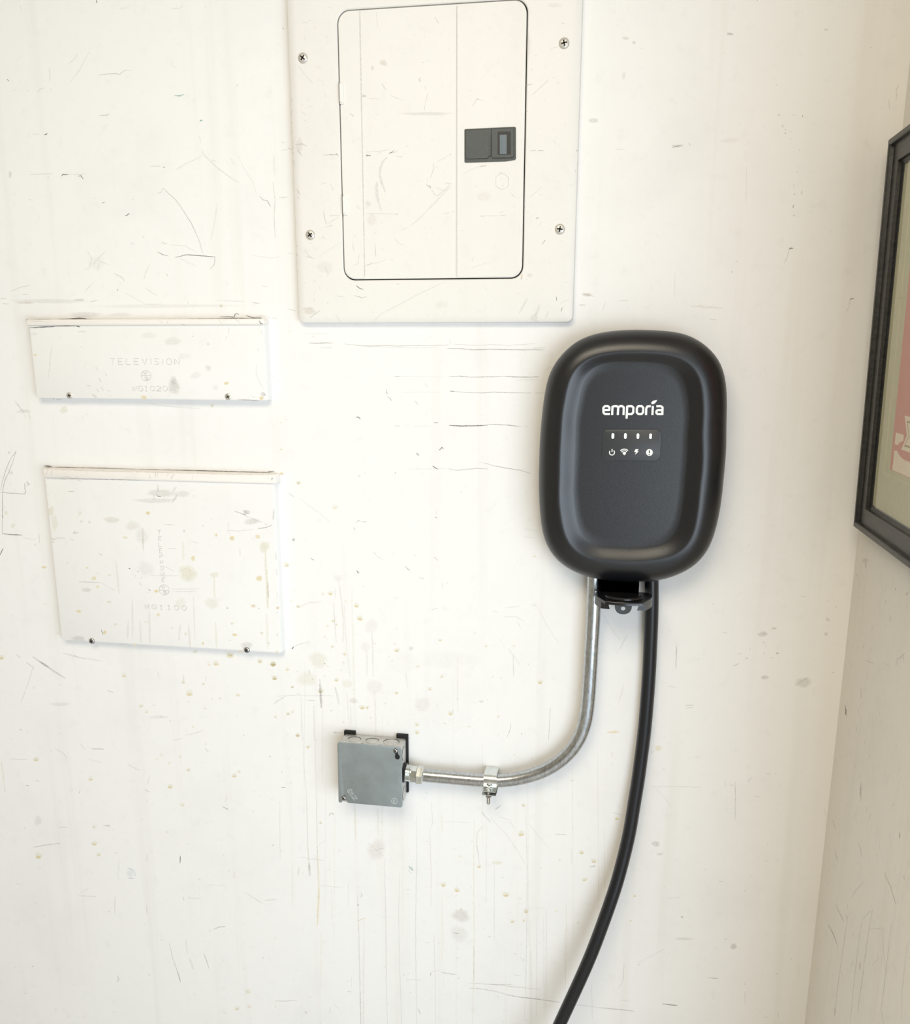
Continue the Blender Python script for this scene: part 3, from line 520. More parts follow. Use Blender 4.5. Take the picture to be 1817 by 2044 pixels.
# lower middle
mk.run(600, 1600, 3.0283, [
 ('s', 2.0, .38, 'm', [(345, 560), (352, 760), (358, 1000), (364, 1345)]), ('s', 1.0, .6, 'm', [(362, 1150), (366, 1345)]), ('s', 1.2, .42, 'm', [(508, 340), (514, 620), (518, 1000), (526, 1345)]), ('s', 1.4, .4, 'm', [(702, 90), (704, 360), (696, 700), (698, 1000), (704, 1345)]),
 ('s', 1.4, .34, 'm', [(600, 430), (594, 700), (600, 1000), (612, 1345)]), ('s', 1.8, .34, 'p', [(782, 160), (790, 430), (790, 640)]), ('s', 1.6, .32, 'm', [(808, 800), (814, 1050), (818, 1345)]), ('s', 2.2, .36, 'Y', [(1050, 110), (1048, 420), (1052, 900), (1040, 1345)]),
 ('s', 1.2, .5, 'm', [(1047, 870), (1050, 1090)]), ('s', 1, .3, 'm', [(1122, 110), (1124, 600)]), ('s', 1.2, .3, 'm', [(1172, 380), (1172, 830)]), ('s', 2.0, .3, 'm', [(1362, 20), (1370, 400), (1368, 860), (1356, 1300)]), ('s', 1.4, .28, 'm', [(1395, 900), (1400, 1345)]),
 ('s', 2, .22, 'm', [(1430, 700), (1425, 1300)]), ('s', 1.2, .3, 'm', [(1488, 650), (1484, 1345)]), ('s', 1.2, .35, 'm', [(1598, 770), (1602, 1160)]), ('s', 1, .3, 'm', [(1638, 280), (1640, 380)]), ('s', 1, .3, 'm', [(1762, 1100), (1764, 1320)]),
 ('s', 4.2, .36, 'Y', [(328, 20), (332, 140), (334, 240)]), ('s', 2, .3, 'm', [(468, 40), (470, 200)]), ('s', 1.6, .3, 'm', [(792, 0), (800, 130), (784, 170)]), ('s', 3.6, .22, 'Y', [(856, 60), (858, 180)]),
 ('s', 1.4, .3, 'm', [(98, 0), (100, 260), (106, 500)]), ('s', 1, .3, 'm', [(38, 0), (44, 280), (52, 360)]), ('s', .9, .3, 'm', [(188, 520), (192, 760)]), ('s', .9, .3, 'm', [(290, 490), (288, 640)]),
 ('s', 2.2, .85, 'g', [(372, 558), (366, 578)]), ('s', 2.0, .9, 'k', [(350, 620), (346, 630)]), ('s', 1.2, .8, 'k', [(348, 518), (350, 522)]), ('s', 1.8, .6, 'y', [(348, 722), (370, 710), (398, 704)]),
 ('d', 864, 500, 18, .7), ('d', 946, 532, 18, .7), ('d', 1080, 390, 14, .6), ('d', 1242, 560, 20, .75), ('d', 1364, 660, 16, .75), ('d', 1282, 722, 14, .55), ('d', 1350, 716, 12, .5), ('d', 1335, 192, 20, .75), ('d', 1700, 305, 16, .7), ('d', 1776, 356, 18, .65),
 ('d', 1718, 468, 15, .7), ('d', 972, 650, 10, .5), ('d', 1348, 20, 13, .6), ('d', 966, 328, 10, .35), ('d', 1328, 584, 10, .3), ('d', 1546, 660, 10, .3), ('d', 122, 126, 8, .35), ('d', 1678, 730, 8, .35), ('d', 1568, 352, 8, .3),
 ('s', 6, .5, 'n', [(655, 390), (682, 418)]), ('s', 4, .5, 'm', [(650, 410), (672, 432)]), ('s', 2.6, .9, 'w', [(618, 255), (634, 350)]), ('s', 2.6, .8, 'w', [(655, 280), (682, 400)]),
 ('o', 460, 290, 62, 76, .22, 'p'), ('o', 970, 690, 62, 44, .35, 'm'), ('o', 960, 800, 60, 60, .16, 'm'), ('s', 1.0, .4, 'm', [(410, 250), (500, 330)]), ('s', 1.0, .4, 'm', [(420, 300), (510, 280)]),
 ('o', 1190, 370, 36, 14, .35, 'Y'), ('s', 1.8, .7, 'g', [(1178, 46), (1198, 34), (1215, 22)]), ('s', 1.2, .6, 'g', [(1094, 60), (1150, 126)]), ('s', 1.4, .5, 'm', [(1100, 150), (1068, 190), (1066, 260), (1084, 380)]), ('s', 4, .5, 'w', [(1110, 130), (1078, 180), (1074, 250)]),
 ('s', 1.2, .35, 'm', [(1150, 100), (1240, 190), (1310, 290), (1360, 380)]), ('s', 1, .35, 'm', [(1200, 90), (1260, 110), (1300, 170)]), ('s', .9, .35, 'm', [(1380, 130), (1440, 210), (1500, 280)]),
 ('s', 1, .6, 'g', [(1540, 196), (1612, 199)]), ('s', 2, .85, 'g', [(1748, 394), (1772, 392), (1782, 386)]), ('s', 1.0, .8, 'k', [(766, 238), (770, 242)]), ('s', 1.2, .8, 'k', [(1220, 456), (1224, 460)]),
 ('s', 1.1, .7, 'g', [(640, 534), (658, 534)]), ('s', 1, .5, 'g', [(1032, 240), (1042, 242)]), ('s', 1.4, .8, 'g', [(174, 88), (176, 76), (190, 68), (204, 80)]), ('s', .9, .35, 'm', [(860, 120), (1020, 126)]), ('s', .9, .4, 'm', [(100, 505), (180, 512), (262, 520)]),
 ('s', .9, .5, 'm', [(0, 335), (60, 346), (140, 356)]), ('s', 1.1, .4, 'm', [(100, 275), (150, 235)]), ('s', 5, .4, 'm', [(54, 370), (58, 420)]), ('s', 1.3, .5, 'g', [(830, 488), (832, 500)]), ('s', 1.5, .4, 'p', [(760, 516), (772, 520)]),
 ('s', 1.6, .8, 'g', [(1136, 818), (1152, 816)]), ('s', 1.5, .6, 'g', [(920, 794), (958, 798)]), ('s', 1.4, .6, 'm', [(755, 852), (780, 854)]), ('s', 1.3, .6, 'm', [(944, 888), (958, 890)]), ('s', 1.4, .7, 'g', [(1293, 918), (1306, 922)]), ('s', 1.2, .6, 'g', [(944, 944), (956, 950)]), ('s', 1.2, .6, 'm', [(832, 856), (842, 860)]),
 ('s', 1.6, .9, 'g', [(784, 1040), (788, 1050)]), ('s', 1.5, .85, 'g', [(792, 1032), (786, 1042)]), ('s', 1.1, .8, 'g', [(850, 1033), (900, 1040), (936, 1046)]), ('s', 1.4, .9, 'k', [(955, 1066), (958, 1070)]), ('s', 1, .4, 'm', [(640, 1074), (730, 1082)]), ('s', .8, .35, 'm', [(790, 1030), (850, 1016)]),
 ('s', 1.3, .7, 'm', [(1024, 1098), (1080, 1098), (1150, 1104), (1280, 1106)]), ('s', 1.6, .45, 'm', [(1150, 1104), (1300, 1120), (1460, 1136)]), ('s', 1.3, .75, 'm', [(1024, 1128), (1080, 1130), (1180, 1146), (1260, 1170)]), ('s', 1.3, .85, 'g', [(1250, 1168), (1330, 1182), (1440, 1194), (1570, 1212)]),
 ('s', .9, .5, 'm', [(1650, 1226), (1817, 1246)]), ('s', 1, .4, 'm', [(1290, 1046), (1335, 1052)]), ('s', 1.6, .7, 'g', [(284, 1146), (302, 1150)]), ('s', 1.2, .8, 'g', [(664, 1150), (668, 1154)]), ('s', 1.4, .75, 'g', [(716, 1250), (718, 1270), (728, 1284)]), ('s', 1.7, .55, 'p', [(180, 1240), (180, 1280)]),
 ('s', 1.3, .4, 'p', [(200, 1220), (235, 1256)]), ('s', 1.3, .5, 'g', [(24, 1270), (40, 1286)]), ('s', 1.4, .6, 'g', [(1350, 1316), (1368, 1322)]), ('s', 1, .35, 'm', [(1420, 646), (1480, 640)]), ('s', 1, .7, 'w', [(1540, 802), (1580, 797)]), ('s', .8, .35, 'm', [(305, 1050), (308, 1120)])])
# right of the charger and cable
mk.run(1200, 1150, 2.287, [
 ('s', 1.2, .8, 'g', [(346, 318), (344, 370), (341, 424)]), ('s', 3, .4, 'm', [(558, 256), (578, 260)]), ('s', 1, .8, 'k', [(512, 126), (515, 130)]), ('o', 740, 264, 26, 14, .4, 'm'), ('o', 790, 238, 14, 6, .45, 'm'), ('s', 2, .8, 'p', [(716, 264), (724, 268)]), ('s', 1.6, .8, 'g', [(738, 258), (756, 266)]),
 ('s', 1.3, .7, 'g', [(740, 300), (748, 306)]), ('s', 1.4, .6, 'p', [(750, 316), (752, 322)]), ('s', 1.6, .9, 'k', [(662, 374), (670, 376)]), ('s', 1.6, .8, 'g', [(776, 370), (786, 374)]), ('s', 1.4, .8, 'g', [(742, 350), (747, 354)]), ('s', 1.6, .6, 'm', [(620, 356), (645, 352)]), ('s', 1.2, .7, 'g', [(676, 330), (684, 334)]),
 ('s', 2, .5, 'm', [(604, 410), (632, 398)]), ('o', 805, 352, 8, 6, .6, 'm'), ('o', 748, 462, 20, 12, .4, 'm'), ('o', 925, 485, 40, 28, .32, 'm'), ('s', 1.2, .5, 'm', [(885, 500), (945, 464)]), ('s', 1.3, .9, 'k', [(1033, 112), (1038, 114)]), ('s', 1, .9, 'k', [(1054, 94), (1056, 96)]), ('s', 1.3, .9, 'k', [(1071, 140), (1075, 143)]), ('s', 1, .6, 'm', [(915, 92), (940, 96)]),
 ('o', 1035, 198, 14, 10, .3, 'm'), ('o', 1028, 264, 12, 10, .3, 'm'), ('s', 1.3, .7, 'm', [(1054, 438), (1066, 440)]), ('s', 1, .7, 'g', [(386, 590), (424, 588)]), ('s', 1, .5, 'm', [(390, 602), (420, 600)]), ('s', 1, .4, 'm', [(306, 500), (340, 508)]), ('s', 1, .4, 'm', [(310, 255), (316, 248)]),
 ('s', 1.2, .8, 'g', [(444, 378), (450, 380)]), ('s', 1.2, .8, 'g', [(282, 879), (290, 883)]), ('s', 1.4, .6, 'g', [(590, 952), (604, 956)]), ('s', 1.3, .6, 'm', [(612, 940), (614, 1020), (612, 1110)]), ('s', 1, .4, 'm', [(568, 935), (570, 960)]), ('s', 1, .35, 'm', [(220, 960), (460, 962)]), ('s', 1, .9, 'k', [(822, 956), (826, 958)]),
 ('s', 1.3, .6, 'm', [(755, 902), (775, 904)]), ('s', 1.2, .6, 'm', [(794, 898), (802, 904)]), ('s', 1.5, .5, 'm', [(670, 940), (688, 918)]), ('s', 1.1, .6, 'm', [(706, 1004), (724, 1006)]), ('s', 1.1, .9, 'k', [(718, 1284), (722, 1286)]), ('s', 1.3, .9, 'k', [(751, 1299), (756, 1301)]), ('s', 1, .8, 'g', [(760, 1224), (763, 1230)]),
 ('o', 250, 1222, 22, 16, .4, 'm'), ('o', 270, 1268, 18, 8, .3, 'm'), ('s', 1.5, .5, 'm', [(470, 1332), (480, 1345)]), ('s', 1.2, .6, 'm', [(538, 1392), (556, 1394)]), ('s', 1.1, .8, 'g', [(653, 1434), (660, 1436)]), ('s', 1, .8, 'g', [(682, 1370), (688, 1368)]), ('o', 370, 1556, 6, 4, .8, 'g'), ('o', 380, 1655, 50, 8, .25, 'm'),
 ('o', 605, 1690, 18, 16, .45, 'm'), ('s', 1.2, .9, 'k', [(566, 1656), (570, 1659)]), ('s', 1, .35, 'm', [(170, 1765), (290, 1700)]), ('s', 1.2, .8, 'g', [(486, 1832), (536, 1837)]), ('s', 1.3, .9, 'k', [(655, 1860), (659, 1863)]), ('s', 1.3, .85, 'k', [(280, 1952), (348, 1959)]), ('s', 1.2, .75, 'g', [(0, 1970), (70, 1976), (152, 1986)]),
 ('s', 1.6, .6, 'g', [(744, 2012), (768, 2014)]), ('s', 1.4, .5, 'm', [(808, 1990), (812, 2014)]), ('s', .9, .35, 'm', [(90, 1935), (130, 1940)]), ('s', 1, .4, 'm', [(106, 1770), (100, 1850), (80, 1880)]), ('s', 1, .3, 'm', [(658, 1890), (656, 1950)]), ('s', 1, .6, 'm', [(866, 1748), (872, 1744)]),
 ('o', 72, 1108, 10, 6, .9, 'y'), ('o', 154, 1460, 8, 6, .7, 'y'), ('o', 135, 1573, 7, 4, .5, 'y'), ('o', 56, 712, 36, 7, .5, 'y'), ('o', 262, 785, 18, 14, .35, 'y'), ('s', 1, .6, 'g', [(230, 808), (242, 796)]), ('s', 1.2, .4, 'm', [(44, 800), (56, 810), (44, 822)]), ('s', 2.4, .3, 'm', [(120, 265), (85, 335)]),
 ('s', 1.1, .35, 'm', [(104, 500), (80, 580)]), ('s', 1.0, .4, 'm', [(0, 160), (60, 260), (90, 290)]), ('s', 1.4, .4, 'm', [(52, 1078), (98, 1090)]), ('s', .9, .35, 'm', [(1020, 1060), (1028, 1100)]), ('s', 1, .3, 'm', [(240, 960), (290, 1010), (320, 1050)]), ('s', 1, .25, 'm', [(300, 1470), (360, 1466)])])
mk.run(1150, 0, 2.7241, [
 ('o', 838, 186, 20, 7, .55, 'm'), ('s', 1.4, .7, 'm', [(820, 174), (858, 190)]), ('s', 1.5, .8, 'g', [(985, 0), (987, 6)]), ('o', 316, 232, 12, 9, .4, 'm'), ('o', 270, 208, 26, 9, .35, 'm'), ('o', 260, 412, 10, 28, .22, 'm'), ('o', 95, 656, 34, 14, .35, 'm'), ('s', 1.6, .9, 'g', [(0, 820), (6, 818)]),
 ('s', 1.5, .9, 'p', [(1088, 462), (1092, 464)]), ('s', 1.2, .7, 'p', [(1078, 242), (1080, 244)]), ('s', 1.9, .95, 'x', [(1100, 628), (1108, 622)]), ('s', 1.5, .8, 'g', [(1180, 626), (1184, 630)]), ('s', 1.9, .95, 'x', [(1230, 628), (1234, 636)]), ('s', 1.9, .9, 'k', [(1122, 682), (1127, 692)]), ('s', 1.5, .7, 'g', [(1138, 702), (1141, 708)]),
 ('s', 1.8, .9, 'k', [(1134, 724), (1142, 726)]), ('s', 1.3, .8, 'g', [(1168, 716), (1171, 719)]), ('s', 1.3, .8, 'g', [(1168, 754), (1172, 757)]), ('s', 1.5, .9, 'k', [(1214, 815), (1217, 818)]), ('s', 1.3, .7, 'g', [(1048, 801), (1050, 803)]), ('s', 1.2, .7, 'g', [(1021, 685), (1024, 688)]), ('s', 2, .95, 'x', [(1199, 935), (1202, 938)]), ('s', 2.1, .95, 'x', [(1186, 1054), (1190, 1060)]),
 ('s', 2, .95, 'x', [(1184, 1116), (1180, 1130)]), ('s', 2, .9, 'k', [(1180, 1176), (1188, 1168)]), ('s', 1.6, .45, 'm', [(1186, 1020), (1184, 1000)]), ('o', 1228, 1048, 5, 14, .4, 'm'), ('s', 1.8, .9, 'k', [(1158, 1356), (1166, 1350), (1182, 1350)]), ('s', .9, .5, 'm', [(1160, 1358), (1148, 1400), (1132, 1430)]),
 ('s', 1.8, .85, 'k', [(1490, 1630), (1498, 1624), (1512, 1624)]), ('s', .9, .5, 'm', [(1490, 1630), (1484, 1670), (1466, 1700)]), ('s', 1.3, .9, 'k', [(848, 1474), (849, 1482)]), ('o', 550, 794, 32, 9, .55, 'm'), ('s', 1.3, .8, 'g', [(520, 803), (548, 796), (580, 788)]), ('s', 1.4, .8, 'g', [(612, 778), (622, 792)]), ('s', 1.2, .5, 'm', [(218, 812), (258, 812)]),
 ('s', 1.3, .5, 'g', [(35, 1452), (37, 1456)]), ('o', 60, 1602, 30, 12, .45, 't'), ('s', 1.4, .6, 't', [(44, 1600), (100, 1612)]), ('s', 1.5, .55, 'g', [(16, 1658), (52, 1660)]), ('s', 1, .5, 'm', [(230, 1635), (284, 1633)]), ('s', 1.5, .5, 'p', [(624, 1666), (700, 1672), (800, 1676)]), ('s', 1, .4, 'p', [(640, 1660), (760, 1666)]),
 ('s', 1.2, .7, 'm', [(730, 1736), (762, 1740)]), ('s', .9, .35, 'm', [(160, 1640), (145, 1690)]), ('s', 1, .3, 'm', [(540, 1480), (536, 1620)]), ('s', .8, .22, 'm', [(928, 900), (924, 1110)]), ('s', 2.2, .4, 'm', [(1755, 462), (1742, 490), (1744, 520), (1738, 550)]), ('s', 1.8, .35, 'm', [(1700, 540), (1706, 600)]), ('o', 1360, 162, 12, 6, .4, 'm'), ('s', 1, .6, 'm', [(1583, 768), (1586, 771)]), ('o', 840, 764, 60, 16, .12, 'p')])
# crumbled paint and cracks along the two covers; telephone lip's shadow gap painted dark
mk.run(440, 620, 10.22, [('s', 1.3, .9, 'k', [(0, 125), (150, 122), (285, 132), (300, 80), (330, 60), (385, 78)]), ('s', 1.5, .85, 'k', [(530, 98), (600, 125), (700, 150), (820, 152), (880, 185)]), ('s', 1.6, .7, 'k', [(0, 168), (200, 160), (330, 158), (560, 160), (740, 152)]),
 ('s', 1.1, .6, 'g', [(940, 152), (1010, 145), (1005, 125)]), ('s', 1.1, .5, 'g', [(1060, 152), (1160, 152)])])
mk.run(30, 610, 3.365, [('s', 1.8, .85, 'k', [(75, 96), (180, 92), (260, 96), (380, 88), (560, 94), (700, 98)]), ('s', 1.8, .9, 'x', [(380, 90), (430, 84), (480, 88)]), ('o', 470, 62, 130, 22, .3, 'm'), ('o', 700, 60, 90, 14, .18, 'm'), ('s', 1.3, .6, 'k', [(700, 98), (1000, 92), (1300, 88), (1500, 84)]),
 ('s', 1.2, .4, 'm', [(900, 660), (1060, 680), (1240, 694)]), ('o', 330, 700, 34, 26, .35, 'Y'), ('o', 1326, 672, 18, 12, .5, 'Y'), ('o', 60, 710, 60, 14, .25, 'm'), ('s', 1.2, .5, 'm', [(10, 650), (60, 715)]), ('s', 2.8, .8, 'n', [(1681, 88), (1680, 130)]), ('s', 1, .6, 'g', [(1730, 476), (1745, 474)]), ('o', 1660, 72, 60, 10, .25, 'm')])
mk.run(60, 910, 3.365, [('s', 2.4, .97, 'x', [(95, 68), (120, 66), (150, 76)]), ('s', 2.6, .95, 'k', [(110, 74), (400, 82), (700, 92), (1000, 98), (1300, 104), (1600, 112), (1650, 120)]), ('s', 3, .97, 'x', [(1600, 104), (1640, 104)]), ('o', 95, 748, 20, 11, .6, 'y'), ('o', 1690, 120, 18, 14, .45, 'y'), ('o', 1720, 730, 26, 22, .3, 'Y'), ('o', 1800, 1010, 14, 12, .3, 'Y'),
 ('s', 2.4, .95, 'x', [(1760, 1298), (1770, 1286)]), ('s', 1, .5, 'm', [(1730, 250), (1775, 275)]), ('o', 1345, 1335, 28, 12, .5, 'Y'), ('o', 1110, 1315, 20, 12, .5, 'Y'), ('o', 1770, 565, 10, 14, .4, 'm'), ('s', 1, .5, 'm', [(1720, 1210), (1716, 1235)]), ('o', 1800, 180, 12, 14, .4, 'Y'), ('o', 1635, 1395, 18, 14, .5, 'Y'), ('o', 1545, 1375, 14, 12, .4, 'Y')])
# small nicks nobody would count, scattered where the wall is most worn
for k in range(620):
    x = RNG.uniform(-60, 1780); y = RNG.uniform(-20, 2060)
    wz = (.9 if y > 1150 and x < 1100 else .5) if x < 1100 else .28
    if RNG.random() > wz: continue
    L = RNG.uniform(.5, 6); t = RNG.uniform(0, PI); c = RNG.choice('gmmmptk')
    mk.stroke([(x, y), (x + L * math.cos(t), y + L * math.sin(t))], RNG.uniform(.5, 1.5), RNG.uniform(.2, .6), c)
for k in range(70):
    x = RNG.uniform(20, 1100); y = RNG.uniform(1250, 2040)
    mk.blob(x, y, RNG.uniform(1.5, 3.2), None, RNG.uniform(.12, .35), 'Y')
for k in range(26):      # faint dried runs
    x = RNG.uniform(600, 1240); y = RNG.uniform(1300, 1900); L = RNG.uniform(80, 420)
    mk.stroke([(x, y), (x + L * .008 * (900 - x) / 300 * -1, y + L)], RNG.uniform(.9, 2.4), RNG.uniform(.1, .28), RNG.choice('mYYp'), wob=.2)
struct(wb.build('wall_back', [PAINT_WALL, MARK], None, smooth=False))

ws = MB(); ws.box((XR, -.50, 0), (XR + .12, 0, ZC))
fnR = lambda x, y: onX(x, y, XR)
mr = Marks(ws, fnR, (-1, 0, 0))
mr.run(1640, 1100, 2.164, [
 ('s', 1.5, .9, 'k', [(192, 56), (193, 70)]), ('o', 190, 42, 14, 16, .3, 'm'), ('s', 1.3, .8, 'g', [(150, 100), (155, 110)]), ('s', 1.2, .9, 'k', [(319, 162), (322, 168)]), ('s', 1.6, .9, 'k', [(368, 190), (374, 178)]), ('s', 1, .6, 'g', [(298, 276), (297, 308)]), ('s', 1.3, .5, 'm', [(278, 210), (280, 230)]),
 ('s', 2.4, .6, 'm', [(360, 440), (345, 458), (322, 470)]), ('s', 2.2, .5, 'm', [(355, 450), (356, 470)]), ('s', 1.8, .4, 'm', [(330, 470), (322, 500)]), ('s', 1.5, .9, 'k', [(104, 668), (106, 690), (104, 708)]), ('s', 1.3, .85, 'g', [(108, 682), (110, 714)]), ('s', 1, .4, 'm', [(172, 590), (172, 640)]),
 ('s', 1.4, .8, 'g', [(126, 868), (130, 870)]), ('s', 1.2, .7, 'g', [(208, 740), (210, 744)]), ('s', 3.5, .45, 'm', [(172, 1000), (170, 1080)]), ('s', 1.5, .5, 'g', [(170, 1020), (168, 1060)]), ('s', 2.6, .75, 't', [(340, 1215), (337, 1244)]), ('s', 1.3, .5, 'm', [(318, 1088), (306, 1102)]), ('s', 3, .3, 'm', [(162, 1260), (178, 1325)]),
 ('s', 2.6, .55, 't', [(276, 1385), (276, 1405)]), ('s', 2.2, .5, 't', [(276, 1400), (300, 1450), (322, 1525)]), ('s', 2.4, .6, 't', [(357, 1400), (359, 1418)]), ('s', 1.4, .5, 'm', [(50, 1160), (62, 1200)]), ('s', 2.4, .3, 'm', [(60, 1290), (70, 1340)]), ('s', 2.2, .5, 'm', [(66, 1530), (80, 1565), (98, 1600)]),
 ('s', 1.1, .8, 'g', [(32, 1615), (52, 1655), (72, 1705)]), ('s', 1.1, .5, 'm', [(116, 1575), (104, 1650), (86, 1780), (70, 1890), (60, 1990)]), ('s', 1.3, .5, 't', [(222, 1548), (205, 1640), (188, 1760), (176, 1860), (158, 1990)]), ('s', 1.1, .45, 'm', [(178, 1590), (160, 1700), (145, 1830), (126, 2040)]),
 ('s', 1.3, .4, 'm', [(178, 1590), (215, 1552)]), ('s', 1.4, .5, 't', [(208, 1634), (262, 1628)]), ('s', 1.1, .45, 'm', [(304, 1610), (292, 1700), (280, 1810), (258, 1990)]), ('s', 1, .4, 'm', [(268, 1625), (266, 1700), (280, 1820)]), ('s', 2.6, .7, 't', [(168, 1775), (168, 1808)]), ('s', 1.4, .4, 'm', [(222, 1785), (250, 1762), (240, 1740)]),
 ('s', 3, .25, 'm', [(130, 1500), (150, 1465), (182, 1430)]), ('s', 3, .4, 'm', [(60, 1970), (58, 2010)]), ('s', 2, .3, 'm', [(262, 1990), (270, 2044)]), ('s', 2.4, .22, 'v', [(370, 1700), (350, 1900), (345, 2040)]), ('s', 1.8, .35, 'm', [(150, 750), (152, 780)]), ('s', 1.3, .4, 'm', [(190, 470), (228, 488)]), ('o', 100, 340, 12, 20, .2, 'm'), ('s', 1.2, .3, 'm', [(270, 480), (300, 500)])])
for k in range(160):
    x = RNG.uniform(1620, 1815); y = RNG.uniform(1150, 2040)
    L = RNG.uniform(2, 14); c = RNG.choice('gmmmtt'); t = RNG.uniform(1.2, 2.0)
    if onX(x, y, XR).y > -.004: continue
    mr.stroke([(x, y), (x + L * math.cos(t), y + L * math.sin(t))], RNG.uniform(.7, 1.8), RNG.uniform(.1, .35), c)
struct(ws.build('wall_right', [PAINT_SIDE, MARK], None, smooth=False))
for nm, a, b_, mt in (('floor', (XL, YF, -.1), (XR + .12, .12, 0), CONCRETE), ('ceiling', (XL, YF, ZC), (XR + .12, .12, ZC + .1), CEIL),
                      ('wall_left', (XL - .12, YF, 0), (XL, .12, ZC), INNER), ('wall_front', (XL, YF - .12, 0), (XR + .12, YF, ZC), INNER),
                      ('wall_header', (XR, YF, 2.2), (XR + .12, -.50, ZC), INNER)):
    q = MB(); q.box(a, b_); struct(q.build(nm, mt, None, smooth=False))

# ================================================================== BREAKER PANEL
YC = -.0140                                   # front of the cover
c0 = onY(572.5, 3, YC); c1 = onY(1142.5, 643, YC)
bx0, bx1 = onY(595.5, 620, YC).x, onY(1143.2, 620, YC).x
bz0, bz1 = onY(850, 643.3, YC).z, 2.03
d0 = onY(688, 540, YC); d1 = onY(1042.3, 520, YC)
dx0, dx1, dz0, dz1 = d0.x, d1.x, onY(860, 555.5, YC).z, onY(860, 11.5, YC).z
panel = thing('breaker_panel', 'large scuffed off-white electrical panel with a hinged door and dark latch, high on the wall', 'electrical panel', ((bx0 + bx1) / 2, 0, bz0))
mb = MB()
n = 8
A_ = rr(bx0 - .001, bx1 + .001, bz0 - .001, bz1, .010, n); B_ = rr(bx0, bx1, bz0, bz1, .009, n); Cc = rr(bx0 + .0012, bx1 - .0012, bz0 + .0012, bz1 - .0012, .0085, n)
D_ = rr(bx0 + .013, bx1 - .013, bz0 + .010, bz1 - .013, .006, n)
g = .0019
E_ = rr(dx0 - g - .0015, dx1 + g + .0015, dz0 - g - .0015, dz1 + g + .0015, .020, n); F_ = rr(dx0 - g, dx1 + g, dz0 - g, dz1 + g, .0185, n)
mb.rings([ring(A_, 0), ring(B_, YC + .0022), ring(Cc, YC + .0012), ring(D_, YC), ring(E_, YC), ring(F_, YC + .0012), ring(F_, -.001)], False, False)
fnC = lambda x, y: onY(x, y, YC)
mk = Marks(mb, fnC, FRONT)
mk.run(540, 0, 2.753, [
 ('s', 1.6, .35, 'm', [(170, 122), (205, 126)]), ('s', 1.2, .5, 'm', [(185, 205), (200, 226)]), ('s', 1.2, .35, 'm', [(150, 360), (190, 410), (235, 460)]), ('s', 1.6, .5, 't', [(170, 610), (195, 630)]), ('s', 1, .4, 'm', [(200, 590), (235, 582)]), ('s', 2.8, .55, 't', [(1395, 470), (1442, 462)]),
 ('s', 2, .6, 'g', [(1410, 608), (1414, 616)]), ('s', 1.2, .6, 'g', [(1428, 828), (1460, 828)]), ('s', 1.4, .7, 'g', [(1470, 828), (1500, 828)]), ('s', 2.4, .3, 't', [(1440, 520), (1530, 440)]), ('s', 1.6, .4, 'm', [(1555, 765), (1568, 795)]), ('s', 1, .4, 'm', [(1540, 268), (1580, 258)]), ('o', 1610, 130, 12, 5, .3, 'm'),
 ('o', 160, 800, 24, 50, .22, 'm'), ('s', 1.3, .6, 'g', [(135, 795), (175, 790), (200, 805)]), ('s', 1.2, .6, 'g', [(150, 825), (175, 860)]), ('s', 1.2, .6, 'g', [(290, 852), (330, 850), (368, 848)]), ('s', 1.3, .7, 'g', [(325, 845), (345, 856)]), ('s', 2, .6, 'k', [(362, 842), (372, 856)]), ('s', 2, .9, 'k', [(1682, 826), (1688, 830)]), ('o', 1560, 30, 40, 16, .12, 't'), ('o', 1420, 250, 14, 80, .12, 't')])
